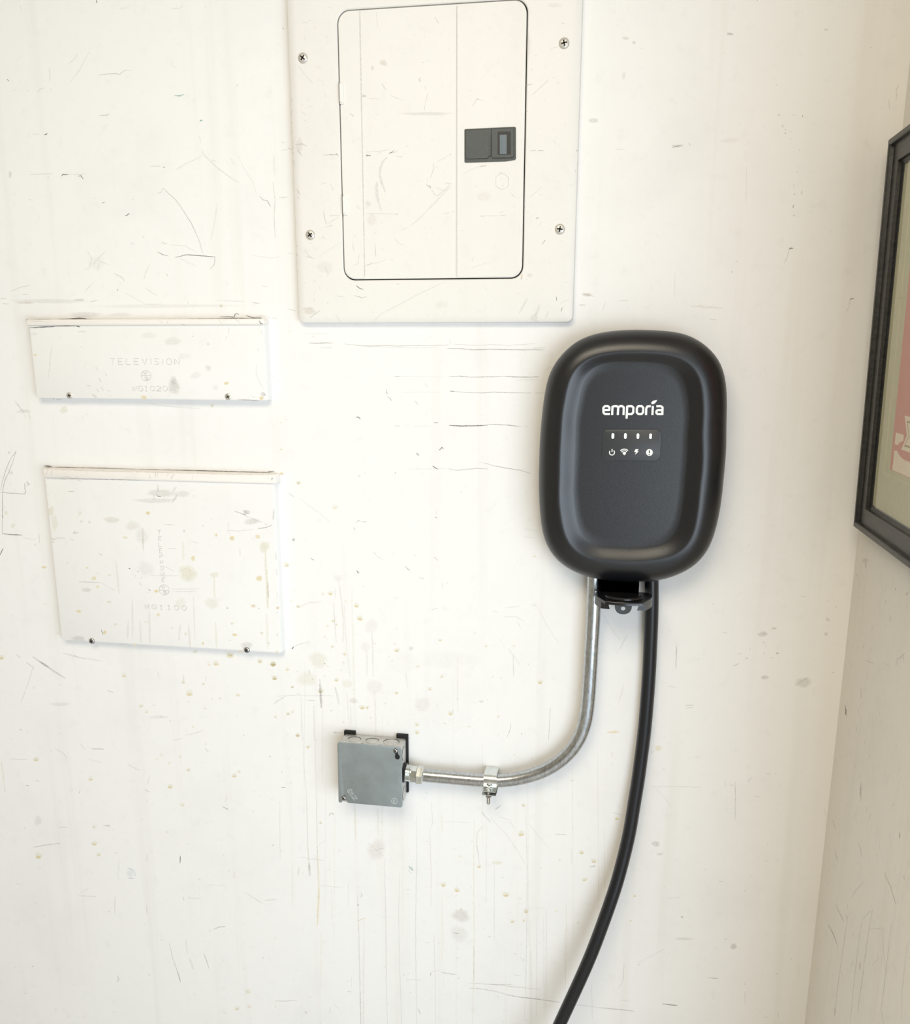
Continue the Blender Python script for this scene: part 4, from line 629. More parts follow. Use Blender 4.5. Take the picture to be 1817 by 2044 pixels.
mk.run(540, 330, 2.753, [
 ('s', 1.6, .7, 'g', [(145, 130), (160, 160)]), ('s', 1.2, .6, 'g', [(148, 165), (158, 185)]), ('s', 1.4, .5, 'm', [(330, 100), (348, 140)]), ('s', 1.3, .5, 'm', [(275, 105), (305, 95)]), ('s', 1.2, .6, 'g', [(290, 255), (308, 325)]), ('s', 1.4, .5, 'm', [(302, 340), (345, 330)]), ('s', 1.4, .4, 'm', [(320, 320), (380, 280)]), ('s', 1.2, .5, 'm', [(325, 275), (385, 276)]),
 ('s', 1.4, .6, 'g', [(288, 392), (296, 402)]), ('s', 1.8, .25, 'v', [(270, 495), (330, 460), (385, 425)]), ('s', 1.2, .5, 'm', [(190, 460), (212, 500), (240, 515)]), ('s', 1.4, .5, 'm', [(190, 500), (225, 506)]), ('s', 2.4, .3, 'm', [(300, 560), (320, 600), (310, 610)]), ('o', 300, 560, 60, 36, .12, 'm'), ('s', 1.3, .8, 'g', [(188, 642), (192, 648)]),
 ('s', 1.8, .4, 'm', [(235, 638), (250, 640)]), ('s', 1.8, .85, 'k', [(472, 660), (490, 676), (510, 682)]), ('s', 1.1, .6, 'g', [(460, 715), (500, 728), (530, 722)]), ('s', 2, .7, 't', [(694, 648), (706, 656)]), ('s', 1.2, .4, 'm', [(370, 718), (410, 724)]), ('s', 1.3, .6, 'g', [(310, 758), (322, 752)]), ('s', 1.5, .55, 'g', [(215, 840), (240, 820), (275, 798)]), ('s', 1.5, .6, 'g', [(175, 790), (200, 784)]),
 ('o', 215, 800, 40, 24, .28, 't'), ('s', 1.2, .4, 'm', [(355, 820), (392, 866)]), ('s', 2.4, .25, 'm', [(560, 866), (610, 815), (700, 770), (830, 700), (960, 640)]), ('o', 940, 765, 40, 30, .1, 'm'), ('s', 2, .85, 'k', [(1460, 294), (1472, 286)]), ('s', 1.2, .6, 'm', [(1475, 328), (1492, 312)]), ('s', 1.5, .7, 'g', [(1494, 432), (1510, 412)]), ('s', 1.5, .6, 'g', [(1504, 410), (1510, 418)]),
 ('s', 2.2, .8, 'g', [(1388, 220), (1400, 232)]), ('s', 1.6, .9, 'k', [(1376, 622), (1380, 626)]), ('s', 1.6, .7, 't', [(1380, 595), (1388, 608)]), ('o', 1381, 612, 5, 16, .5, 'o'), ('s', 1.5, .5, 'g', [(1408, 624), (1412, 628)]), ('s', 2.6, .25, 'm', [(1350, 700), (1380, 710)]), ('s', 6, .22, 'm', [(1412, 730), (1380, 790), (1366, 815)]), ('s', 7, .25, 'm', [(1480, 770), (1455, 830)]), ('o', 1450, 835, 26, 26, .2, 'm'),
 ('s', 4, .3, 'm', [(1530, 800), (1512, 840)]), ('s', 1.8, .9, 'k', [(1572, 722), (1574, 744)]), ('s', 2.4, .85, 'k', [(1604, 782), (1598, 802)]), ('s', 1.4, .5, 't', [(1615, 744), (1642, 744)]), ('s', 1.2, .4, 'm', [(1590, 765), (1612, 745)]), ('s', 2, .5, 'g', [(1455, 852), (1470, 856)]), ('o', 1425, 605, 20, 14, .2, 't'), ('s', 1, .3, 'm', [(1420, 180), (1490, 120)]), ('s', 1.6, .5, 'g', [(1675, 40), (1680, 20)])])
for k in range(150):
    s_ = RNG.random(); x = RNG.uniform(600, 672) if s_ < .55 else (RNG.uniform(1055, 1138) if s_ < .8 else RNG.uniform(610, 1130)); y = RNG.uniform(5, 630) if s_ < .8 else RNG.uniform(565, 635)
    L = RNG.uniform(1, 9); t = RNG.uniform(0, PI)
    mk.stroke([(x, y), (x + L * math.cos(t), y + L * math.sin(t))], RNG.uniform(.6, 1.6), RNG.uniform(.12, .4), RNG.choice('gmmmtt'))
for k in range(16):     # chipped edge
    y = RNG.uniform(150, 560); e = 572.5 + 23.5 * y / 640
    mk.stroke([(e + 2, y), (e + RNG.uniform(1.5, 4), y + RNG.uniform(2, 9))], 1.3, .6, 'g')
cover = mb.build('cover', [PAINT_PANEL, MARK], panel)
# dark inside, seen only through the gap round the door
mb = MB(); mb.box((dx0 - .006, -.0045, dz0 - .006), (dx1 + .006, -.0010, dz1 + .006)); mb.build('enclosure', BLACK_HOLE, panel, smooth=False)
for sx, sy, ro in ((605, 116, .9), (1126.5, 86.5, .2), (619.8, 469, .6), (1118, 457.5, 1.4)):
    p = onY(sx, sy, YC); screw(panel, (p.x, p.z), YC, .0075, SCREW_PAINTED, .0028, ro)
# door: raised strip on the hinge side, flat middle, slightly raised latch side
mb = MB()
YD = YC - .0004
door_c = rr(dx0, dx1, dz0, dz1, .0175, n)
xa = (onY(718, 30, YD).x + onY(727, 540, YD).x) / 2; xb = onY(912.5, 280, YD).x
mb.rings([ring(door_c, -.0046), ring(door_c, YD + .0004), ring(rr(dx0 + .0004, dx1 - .0004, dz0 + .0004, dz1 - .0004, .017, n), YD)], True, True)
ins = rr(dx0 + .0012, dx1 - .0012, dz0 + .0012, dz1 - .0012, .0168, n)
extr(mb, clipx(ins, xa, True), YD + .0002, YD - .0010)
rs_ = clipx(clipx(rr(dx0 + .001, dx1 - .0042, dz0 + .0012, dz1 - .0012, .0150, n), xb, False), xa, False)
extr(mb, rs_, YD + .0002, YD - .0007)
rib(mb, lambda x, z: Vector((x, YD - .0006, z)), FRONT, [(xb, dz0 + .003), (xb, dz1 - .003)], .0022, .0009)
YDs = YD - .0007
fnD = lambda x, y: onY(x, y, YD - .0002)
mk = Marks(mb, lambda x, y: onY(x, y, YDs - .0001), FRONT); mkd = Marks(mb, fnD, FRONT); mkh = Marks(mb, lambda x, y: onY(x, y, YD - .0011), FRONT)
mkd.run(730, 280, 5.678, [
 ('s', 5.6, .42, 'v', [(245, 190), (190, 250), (165, 320), (162, 400), (182, 480), (225, 590)]), ('s', 7.4, .40, 'v', [(128, 470), (124, 540), (130, 630), (150, 710)]), ('s', 3, .3, 'v', [(150, 700), (180, 800)]),
 ('s', 2.6, .97, 'x', [(12, 172), (60, 174)]), ('s', 2.0, .95, 'x', [(12, 160), (16, 184)]), ('s', 1.6, .8, 'g', [(265, 150), (300, 135), (330, 105)]), ('s', 1.8, .9, 'k', [(268, 146), (310, 134)]), ('s', 1.6, .7, 'g', [(320, 142), (358, 124)]), ('s', 1.1, .5, 'g', [(130, 155), (190, 130)]), ('s', .9, .5, 'm', [(10, 135), (180, 122), (290, 104)]),
 ('s', 1.6, .85, 'k', [(400, 188), (410, 186)]), ('s', .9, .5, 'm', [(350, 184), (400, 187)]), ('s', 1.6, .8, 'g', [(950, 160), (970, 158)]), ('s', 1.3, .4, 'm', [(820, 240), (880, 210), (945, 170)]), ('s', 1.5, .45, 'm', [(775, 265), (770, 330), (735, 430)]), ('s', 1.4, .8, 'p', [(686, 488), (700, 515), (740, 545)]), ('s', 1.5, .85, 'g', [(706, 512), (735, 520), (738, 545)]), ('s', 1.1, .5, 'g', [(700, 430), (698, 470)]),
 ('s', 1.2, .5, 'm', [(745, 555), (780, 610), (812, 630)]), ('s', 1.5, .55, 'm', [(812, 630), (880, 580), (960, 500)]), ('s', 1.1, .5, 'm', [(810, 535), (850, 555), (885, 575)]), ('s', 1.3, .5, 'm', [(900, 492), (975, 488)]), ('s', 2.6, .32, 'm', [(960, 520), (860, 630), (760, 730), (650, 850)]), ('s', 2.2, .25, 'm', [(650, 850), (560, 930), (500, 975)]), ('s', 2, .25, 'm', [(480, 985), (400, 1020)]),
 ('s', .9, .5, 'm', [(0, 832), (150, 830), (330, 838)]), ('s', 2, .85, 'g', [(335, 836), (366, 842)]), ('s', 1.6, .6, 'g', [(985, 800), (1000, 815)]), ('s', 1.4, .4, 'm', [(880, 840), (960, 815)]), ('s', 1.5, .6, 'g', [(835, 1125), (848, 1135)]), ('s', 1, .5, 'm', [(330, 1110), (370, 1160), (418, 1188)]), ('s', 1.3, .7, 'g', [(422, 1184), (430, 1190)]), ('s', 1.1, .5, 'g', [(106, 1175), (112, 1240), (116, 1320)]),
 ('s', 1.6, .6, 'g', [(0, 1420), (40, 1408), (75, 1395)]), ('s', 1, .4, 'm', [(75, 1395), (160, 1385), (230, 1350)]), ('s', 1.3, .4, 'm', [(85, 1070), (130, 1030)]), ('s', 1, .4, 'm', [(270, 1340), (320, 1362)]), ('s', 1, .35, 'm', [(180, 1220), (215, 1245)]), ('s', 1.6, .4, 'm', [(490, 620), (512, 634)]), ('o', 70, 900, 60, 90, .13, 't'), ('s', 1.4, .5, 'm', [(470, 62), (486, 68)]), ('o', 30, 720, 40, 40, .25, 'm'), ('s', 1.4, .6, 'g', [(0, 750), (10, 775)])])
mkd.run(540, 0, 2.753, [
 ('s', 1.8, .5, 'm', [(905, 92), (925, 130)]), ('s', 1.2, .3, 'm', [(582, 70), (590, 150)]), ('s', 2.4, .35, 't', [(830, 340), (846, 346)]), ('s', 1.5, .8, 'g', [(824, 425), (818, 438), (824, 452)]), ('s', 3.4, .5, 'm', [(848, 475), (856, 492)]), ('s', 1.1, .6, 'g', [(612, 460), (636, 496)]), ('s', 1.2, .7, 't', [(848, 582), (846, 605)]), ('o', 515, 528, 16, 8, .6, 'm'), ('s', 1, .4, 'm', [(535, 540), (600, 542)]),
 ('o', 620, 345, 24, 20, .3, 't'), ('o', 560, 375, 10, 16, .3, 't'), ('s', 1.4, .5, 't', [(630, 355), (634, 364)]), ('o', 860, 625, 150, 12, .25, 'm'), ('s', 1, .4, 'm', [(660, 525), (730, 552)]), ('s', 1, .4, 't', [(865, 510), (850, 580)]), ('s', 1.3, .5, 'm', [(738, 294), (748, 297)]), ('s', 1.5, .4, 'm', [(845, 208), (852, 200)]), ('s', 1, .5, 'm', [(748, 802), (760, 805)])])
mk.run(730, 280, 5.678, [('s', 1.3, .6, 'g', [(1280, 300), (1320, 292), (1370, 288)]), ('s', 1, .35, 'm', [(1110, 380), (1200, 330), (1280, 300)]), ('s', 1.4, .75, 'g', [(1305, 862), (1345, 858)]), ('s', 1.4, .8, 'g', [(1530, 850), (1585, 850)]), ('s', .9, .4, 'm', [(1345, 858), (1520, 852)]), ('s', 1, .4, 'm', [(1500, 820), (1568, 808)]), ('s', 1.2, .7, 'g', [(1208, 1340), (1210, 1362)]), ('s', 1, .3, 'm', [(1190, 1450), (1300, 1410), (1400, 1385)]),
 ('s', 1.2, .35, 'm', [(1640, 600), (1700, 650)]), ('o', 1560, 515, 10, 8, .4, 'm'), ('o', 1340, 640, 110, 60, .10, 't'), ('s', 1.1, .5, 'g', [(1190, 452), (1198, 456)]), ('s', 3, .4, 't', [(1515, 368), (1550, 360)])])
mk.run(540, 0, 2.753, [('s', 1.5, .8, 'k', [(1136, 540), (1140, 544)]), ('s', 1.3, .5, 't', [(1112, 580), (1135, 545), (1172, 554)]), ('s', 1.2, .5, 't', [(1150, 915), (1185, 910)])])
mkh.run(660, 140, 6.81, [('s', 1.2, .6, 'g', [(262, 582), (290, 605), (312, 632)]), ('s', 1.2, .4, 'm', [(290, 990), (312, 962)]), ('s', 1.3, .5, 'g', [(200, 1350), (208, 1356)]), ('s', 1.5, .35, 'm', [(350, 1840), (410, 1890)]), ('o', 215, 655, 8, 18, .25, 'm'), ('s', 1.2, .4, 'g', [(244, 1745), (246, 1768)]), ('s', 1.1, .4, 'm', [(225, 820), (230, 830)]), ('s', 1.6, .35, 'm', [(255, 408), (268, 410)])])
mkh.run(540, 330, 2.753, [('s', 1.5, .35, 'm', [(455, 380), (475, 400)]), ('s', 2.2, .3, 'm', [(450, 420), (462, 480)]), ('s', 1.8, .35, 'm', [(488, 490), (482, 540), (460, 550)]), ('s', 1.6, .4, 'm', [(470, 225), (495, 240)])])
for k in range(60):
    x = RNG.uniform(735, 1030); y = RNG.uniform(30, 545); L = RNG.uniform(1, 8); t = RNG.uniform(0, PI)
    if 920 < x and 240 < y < 335: continue
    (mkd if x < 905 else mk).stroke([(x, y), (x + L * math.cos(t), y + L * math.sin(t))], RNG.uniform(.6, 1.3), RNG.uniform(.1, .35), RNG.choice('gmmmtt'))
# elongated knock-out outline under the latch
fnK = lambda x, y: onY(910 + x / 12.98, 240 + y / 12.98, YDs)
kp = [(1045, 1480), (1110, 1410), (1200, 1378), (1290, 1410), (1362, 1480), (1362, 1690), (1300, 1760), (1200, 1795), (1110, 1760), (1045, 1690), (1045, 1480)]
rib(mb, fnK, FRONT, kp, 26, .0008)
mkh.stroke([(718.6, 21), (728.4, 552)], 1.5, .9, 'm', False, .1)  # grey line painted along the strip's step in place of its shading
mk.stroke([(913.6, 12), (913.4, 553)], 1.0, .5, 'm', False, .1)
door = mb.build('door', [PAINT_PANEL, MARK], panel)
# latch set in the door
fnL = lambda x, y, d=0: onY(910 + x / 12.98, 240 + y / 12.98, YDs - d)
mb = MB()
def lshape(pts, d0_, d1_, mi=0): mb.rings([[fnL(x, y, d0_) for x, y in pts], [fnL(x, y, d1_) for x, y in pts]], True, True, mi)
lshape([(225, 250), (250, 228), (1530, 168), (1560, 195), (1562, 1000), (1535, 1030), (1300, 1070), (255, 1102), (225, 1080)], -.003, .0006)
lshape([(250, 250), (905, 220), (920, 245), (918, 925), (870, 948), (828, 1000), (292, 1014), (250, 968)], .0003, .0009, 1)
lshape([(922, 222), (1494, 196), (1514, 218), (1514, 938), (1478, 980), (952, 990), (922, 955)], .0003, .0009, 1)
lshape([(262, 262), (900, 232), (912, 250), (912, 380), (905, 920), (860, 935), (820, 985), (300, 1000), (262, 960)], .0005, .0016)
lshape([(935, 232), (1485, 208), (1500, 225), (1500, 930), (1470, 965), (960, 975), (935, 945)], .0005, .0018)
for a_, b_ in ((385, 500), (510, 650), (670, 780), (790, 910)): lshape([(866, a_), (905, a_), (905, b_), (866, b_)], .0014, .0024)
lshape([(1085, 315), (1105, 295), (1410, 290), (1425, 310), (1425, 870), (1405, 888), (1105, 888), (1085, 870)], .0010, .0020, 1)
latch = mb.build('latch', [DARKGREY, RECESS], door)
mb = MB(); lshape([(1140, 378), (1320, 372), (1320, 880), (1140, 882)], .0018, .0026); lshape([(1140, 450), (1168, 450), (1168, 880), (1140, 882)], .0024, .0034)
mb.build('latch_handle', SLATE, latch)
for pts in (((678, 164.5), (687, 208)), ((684.5, 389), (694, 430))):
    a_, b_ = onY(*pts[0], YC - .002), onY(*pts[1], YC - .002)
    mb = MB(); mb.box((a_.x - .0006, YC - .0006, b_.z - .0009), (b_.x + .0010, YC + .0004, a_.z + .0006), 1); plate(mb, a_.x, b_.x, b_.z, a_.z, YC + .0008, YC - .0035, .0012, .0008)
    mb.lathe((a_.x + .0015, YC - .0035, b_.z + .003), (0, 0, 1), [(0, .0018), (a_.z - b_.z - .006, .0018)], 12)
    mb.build('hinge', [PAINT_PANEL, BLACK_HOLE], panel)

# ================================================================== SMALL COVERS
def small_cover(name, label, cat, body, lip, yf, ylip, marks, tops):
    """body/lip: photo corners (left, top, right, bottom) given as pixel points"""
    (lt, rb), (llt, lrb) = body, lip
    a, b_ = onY(*lt, yf), onY(*rb, yf); la, lb = onY(*llt, ylip), onY(*lrb, ylip)
    t = thing(name, label, cat, ((a.x + b_.x) / 2, 0, b_.z))
    mb = MB(); x0, x1, z0, z1 = a.x, b_.x, b_.z, a.z
    mb.rings([ring(rr(x0 - .0004, x1 + .0025, z0 - .0006, z1 + .002, .003, 5), 0), ring(rr(x0, x1 + .0022, z0, z1 + .002, .003, 5), yf * .45), ring(rr(x0, x1 + .0006, z0, z1 + .002, .0028, 5), yf + .0016),
              ring(rr(x0 + .0004, x1, z0 + .0004, z1 + .002, .0026, 5), yf + .0005), ring(rr(x0 + .0016, x1 - .0014, z0 + .0016, z1, .002, 5), yf)], True, True)
    fn = lambda x, y: onY(x, y, yf)
    mk = Marks(mb, fn, FRONT)
    for ox, oy, sc, items in marks: mk.run(ox, oy, sc, items)
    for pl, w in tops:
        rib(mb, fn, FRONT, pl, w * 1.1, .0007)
        mk.stroke([(x + .5, y + .25) for x, y in pl], 1.25, .95 / .66, 'e', False, 0)  # grey stroke paints the shaded side of each raised line
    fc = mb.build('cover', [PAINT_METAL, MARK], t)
    mb = MB(); plate(mb, la.x, lb.x, lb.z, la.z, -.0005, ylip, .0035, .0022, 0, 5)
    ml = Marks(mb, lambda x, y: onY(x, y, ylip), FRONT)
    return t, mb, ml, fn
tv_marks = [(30, 610, 3.365, [
 ('s', 1.6, .8, 'k', [(98, 148), (180, 146), (260, 143)]), ('s', 2.6, .95, 'x', [(415, 139), (430, 142), (438, 141)]), ('s', 1.4, .8, 'k', [(160, 142), (300, 138), (420, 136)]), ('s', 2.2, .25, 'm', [(248, 270), (240, 340), (232, 420), (222, 490)]), ('s', 2.4, .4, 'm', [(236, 378), (233, 398)]),
 ('s', 2.8, .6, 'm', [(544, 414), (554, 430)]), ('s', 4.4, .6, 'm', [(563, 486), (580, 512)]), ('s', 3, .5, 'm', [(606, 456), (616, 474)]), ('s', 3.2, .5, 'm', [(480, 538), (508, 540)]), ('s', 3.4, .5, 'm', [(550, 560), (562, 582)]), ('s', 3.2, .55, 'm', [(578, 548), (596, 572)]), ('s', 2.6, .5, 'm', [(618, 570), (642, 576)]),
 ('s', 3.4, .5, 'm', [(530, 602), (552, 614)]), ('s', 2.4, .55, 'm', [(636, 602), (645, 614)]), ('s', 2.6, .5, 'm', [(515, 592), (545, 620)]), ('o', 1068, 545, 42, 62, .42, 'm'), ('o', 1065, 500, 24, 34, .3, 'm'), ('o', 1298, 420, 26, 22, .26, 'm'), ('o', 1215, 470, 44, 26, .16, 'm'), ('o', 1060, 240, 70, 30, .2, 'm'), ('o', 1140, 340, 60, 22, .12, 'm'),
 ('o', 900, 200, 70, 24, .13, 'm'), ('o', 1420, 522, 20, 11, .8, 'y'), ('o', 866, 616, 24, 17, .6, 'y'), ('o', 1656, 622, 20, 12, .85, 'y'), ('o', 135, 333, 14, 10, .55, 'y'), ('o', 1298, 258, 12, 14, .4, 'Y'), ('o', 1195, 206, 8, 7, .4, 'Y'), ('s', 1.8, .5, 'm', [(1630, 292), (1634, 304)]), ('o', 1666, 595, 18, 18, .5, 'm'), ('s', 1.8, .8, 'k', [(1676, 594), (1684, 606)]),
 ('s', 3, .4, 'm', [(1438, 150), (1434, 188)]), ('s', 2, .45, 'm', [(1424, 205), (1415, 232)]), ('s', 1, .4, 'm', [(1622, 400), (1620, 450), (1640, 510), (1672, 560)]), ('s', 2.4, .9, 'x', [(255, 628), (264, 622)]), ('s', 1.6, .7, 'g', [(275, 630), (320, 632)]), ('s', 1.2, .6, 'k', [(1500, 632), (1570, 634), (1640, 640)]), ('s', 1.2, .6, 'g', [(1650, 170), (1664, 190)]), ('s', 1, .8, 'g', [(524, 272), (527, 276)]),
 ('s', 1.1, .4, 'm', [(440, 272), (460, 288)]), ('s', 2, .3, 'm', [(1560, 616), (1590, 600)]), ('s', 2.4, .4, 'm', [(1596, 612), (1616, 616)]), ('o', 450, 175, 40, 8, .2, 'm'), ('o', 1350, 550, 22, 24, .15, 'm'), ('o', 130, 190, 24, 14, .18, 'm')])]
TVT = []
for i, ch in enumerate('TELEVISION'):
    cx_ = (248, 405, 570, 725, 892, 1018, 1135, 1258, 1382, 1545)[i]; w_ = (92, 88, 88, 88, 100, 60, 96, 60, 104, 96)[i]
    for pl in glyph(ch, 200 + cx_ / 10.09, 690 + 318 / 10.09, w_ / 10.09, 122 / 10.09): TVT.append((pl, 1.5))
for i, ch in enumerate('WG1020'):
    cx_ = (690, 815, 925, 1050, 1170, 1305)[i]
    for pl in glyph(ch.replace('0', 'O'), 200 + cx_ / 10.09, 690 + 862 / 10.09, 92 / 10.09, 100 / 10.09): TVT.append((pl, 1.5))
TVT += [(circle(291.2, 749.6, 10), 1.4), ([(281.5, 749.6), (301, 749.6)], 1.3)]
for pl in glyph('W', 289.5, 745, 7, 5): TVT.append((pl, 1.0))
for pl in glyph('G', 292, 755, 6, 5): TVT.append((pl, 1.0))
tv, mb, ml, fnT = small_cover('television_box', 'wide low off-white metal box stamped TELEVISION, left of the electrical panel', 'utility box',
    ((57.5, 650), (533, 800)), ((51.5, 637.5), (527.5, 648.5)), -.017, -.0210, tv_marks, TVT)
ml.run(30, 610, 3.365, [('s', 1.3, .6, 'k', [(1120, 126), (1140, 128)]), ('s', 1.6, .9, 'k', [(1640, 100), (1650, 120), (1665, 122)]), ('s', 1.1, .6, 'g', [(1480, 92), (1510, 110)]), ('s', 1, .5, 'm', [(960, 96), (1000, 120)]), ('s', 1, .5, 'm', [(1030, 98), (1020, 124)]), ('s', 1, .5, 'm', [(1370, 96), (1390, 124)]), ('s', 1.2, .5, 'g', [(90, 102), (200, 104)])])
mb.build('hood_lip', [PAINT_LIP, MARK], tv)
for sx, sy, ro in ((138.8, 789.5, .2), (455.5, 792, .6)):
    p = onY(sx, sy, -.017); screw(tv, (p.x, p.z), -.017, .0056, SCREW_PAINTED, .0016, ro)

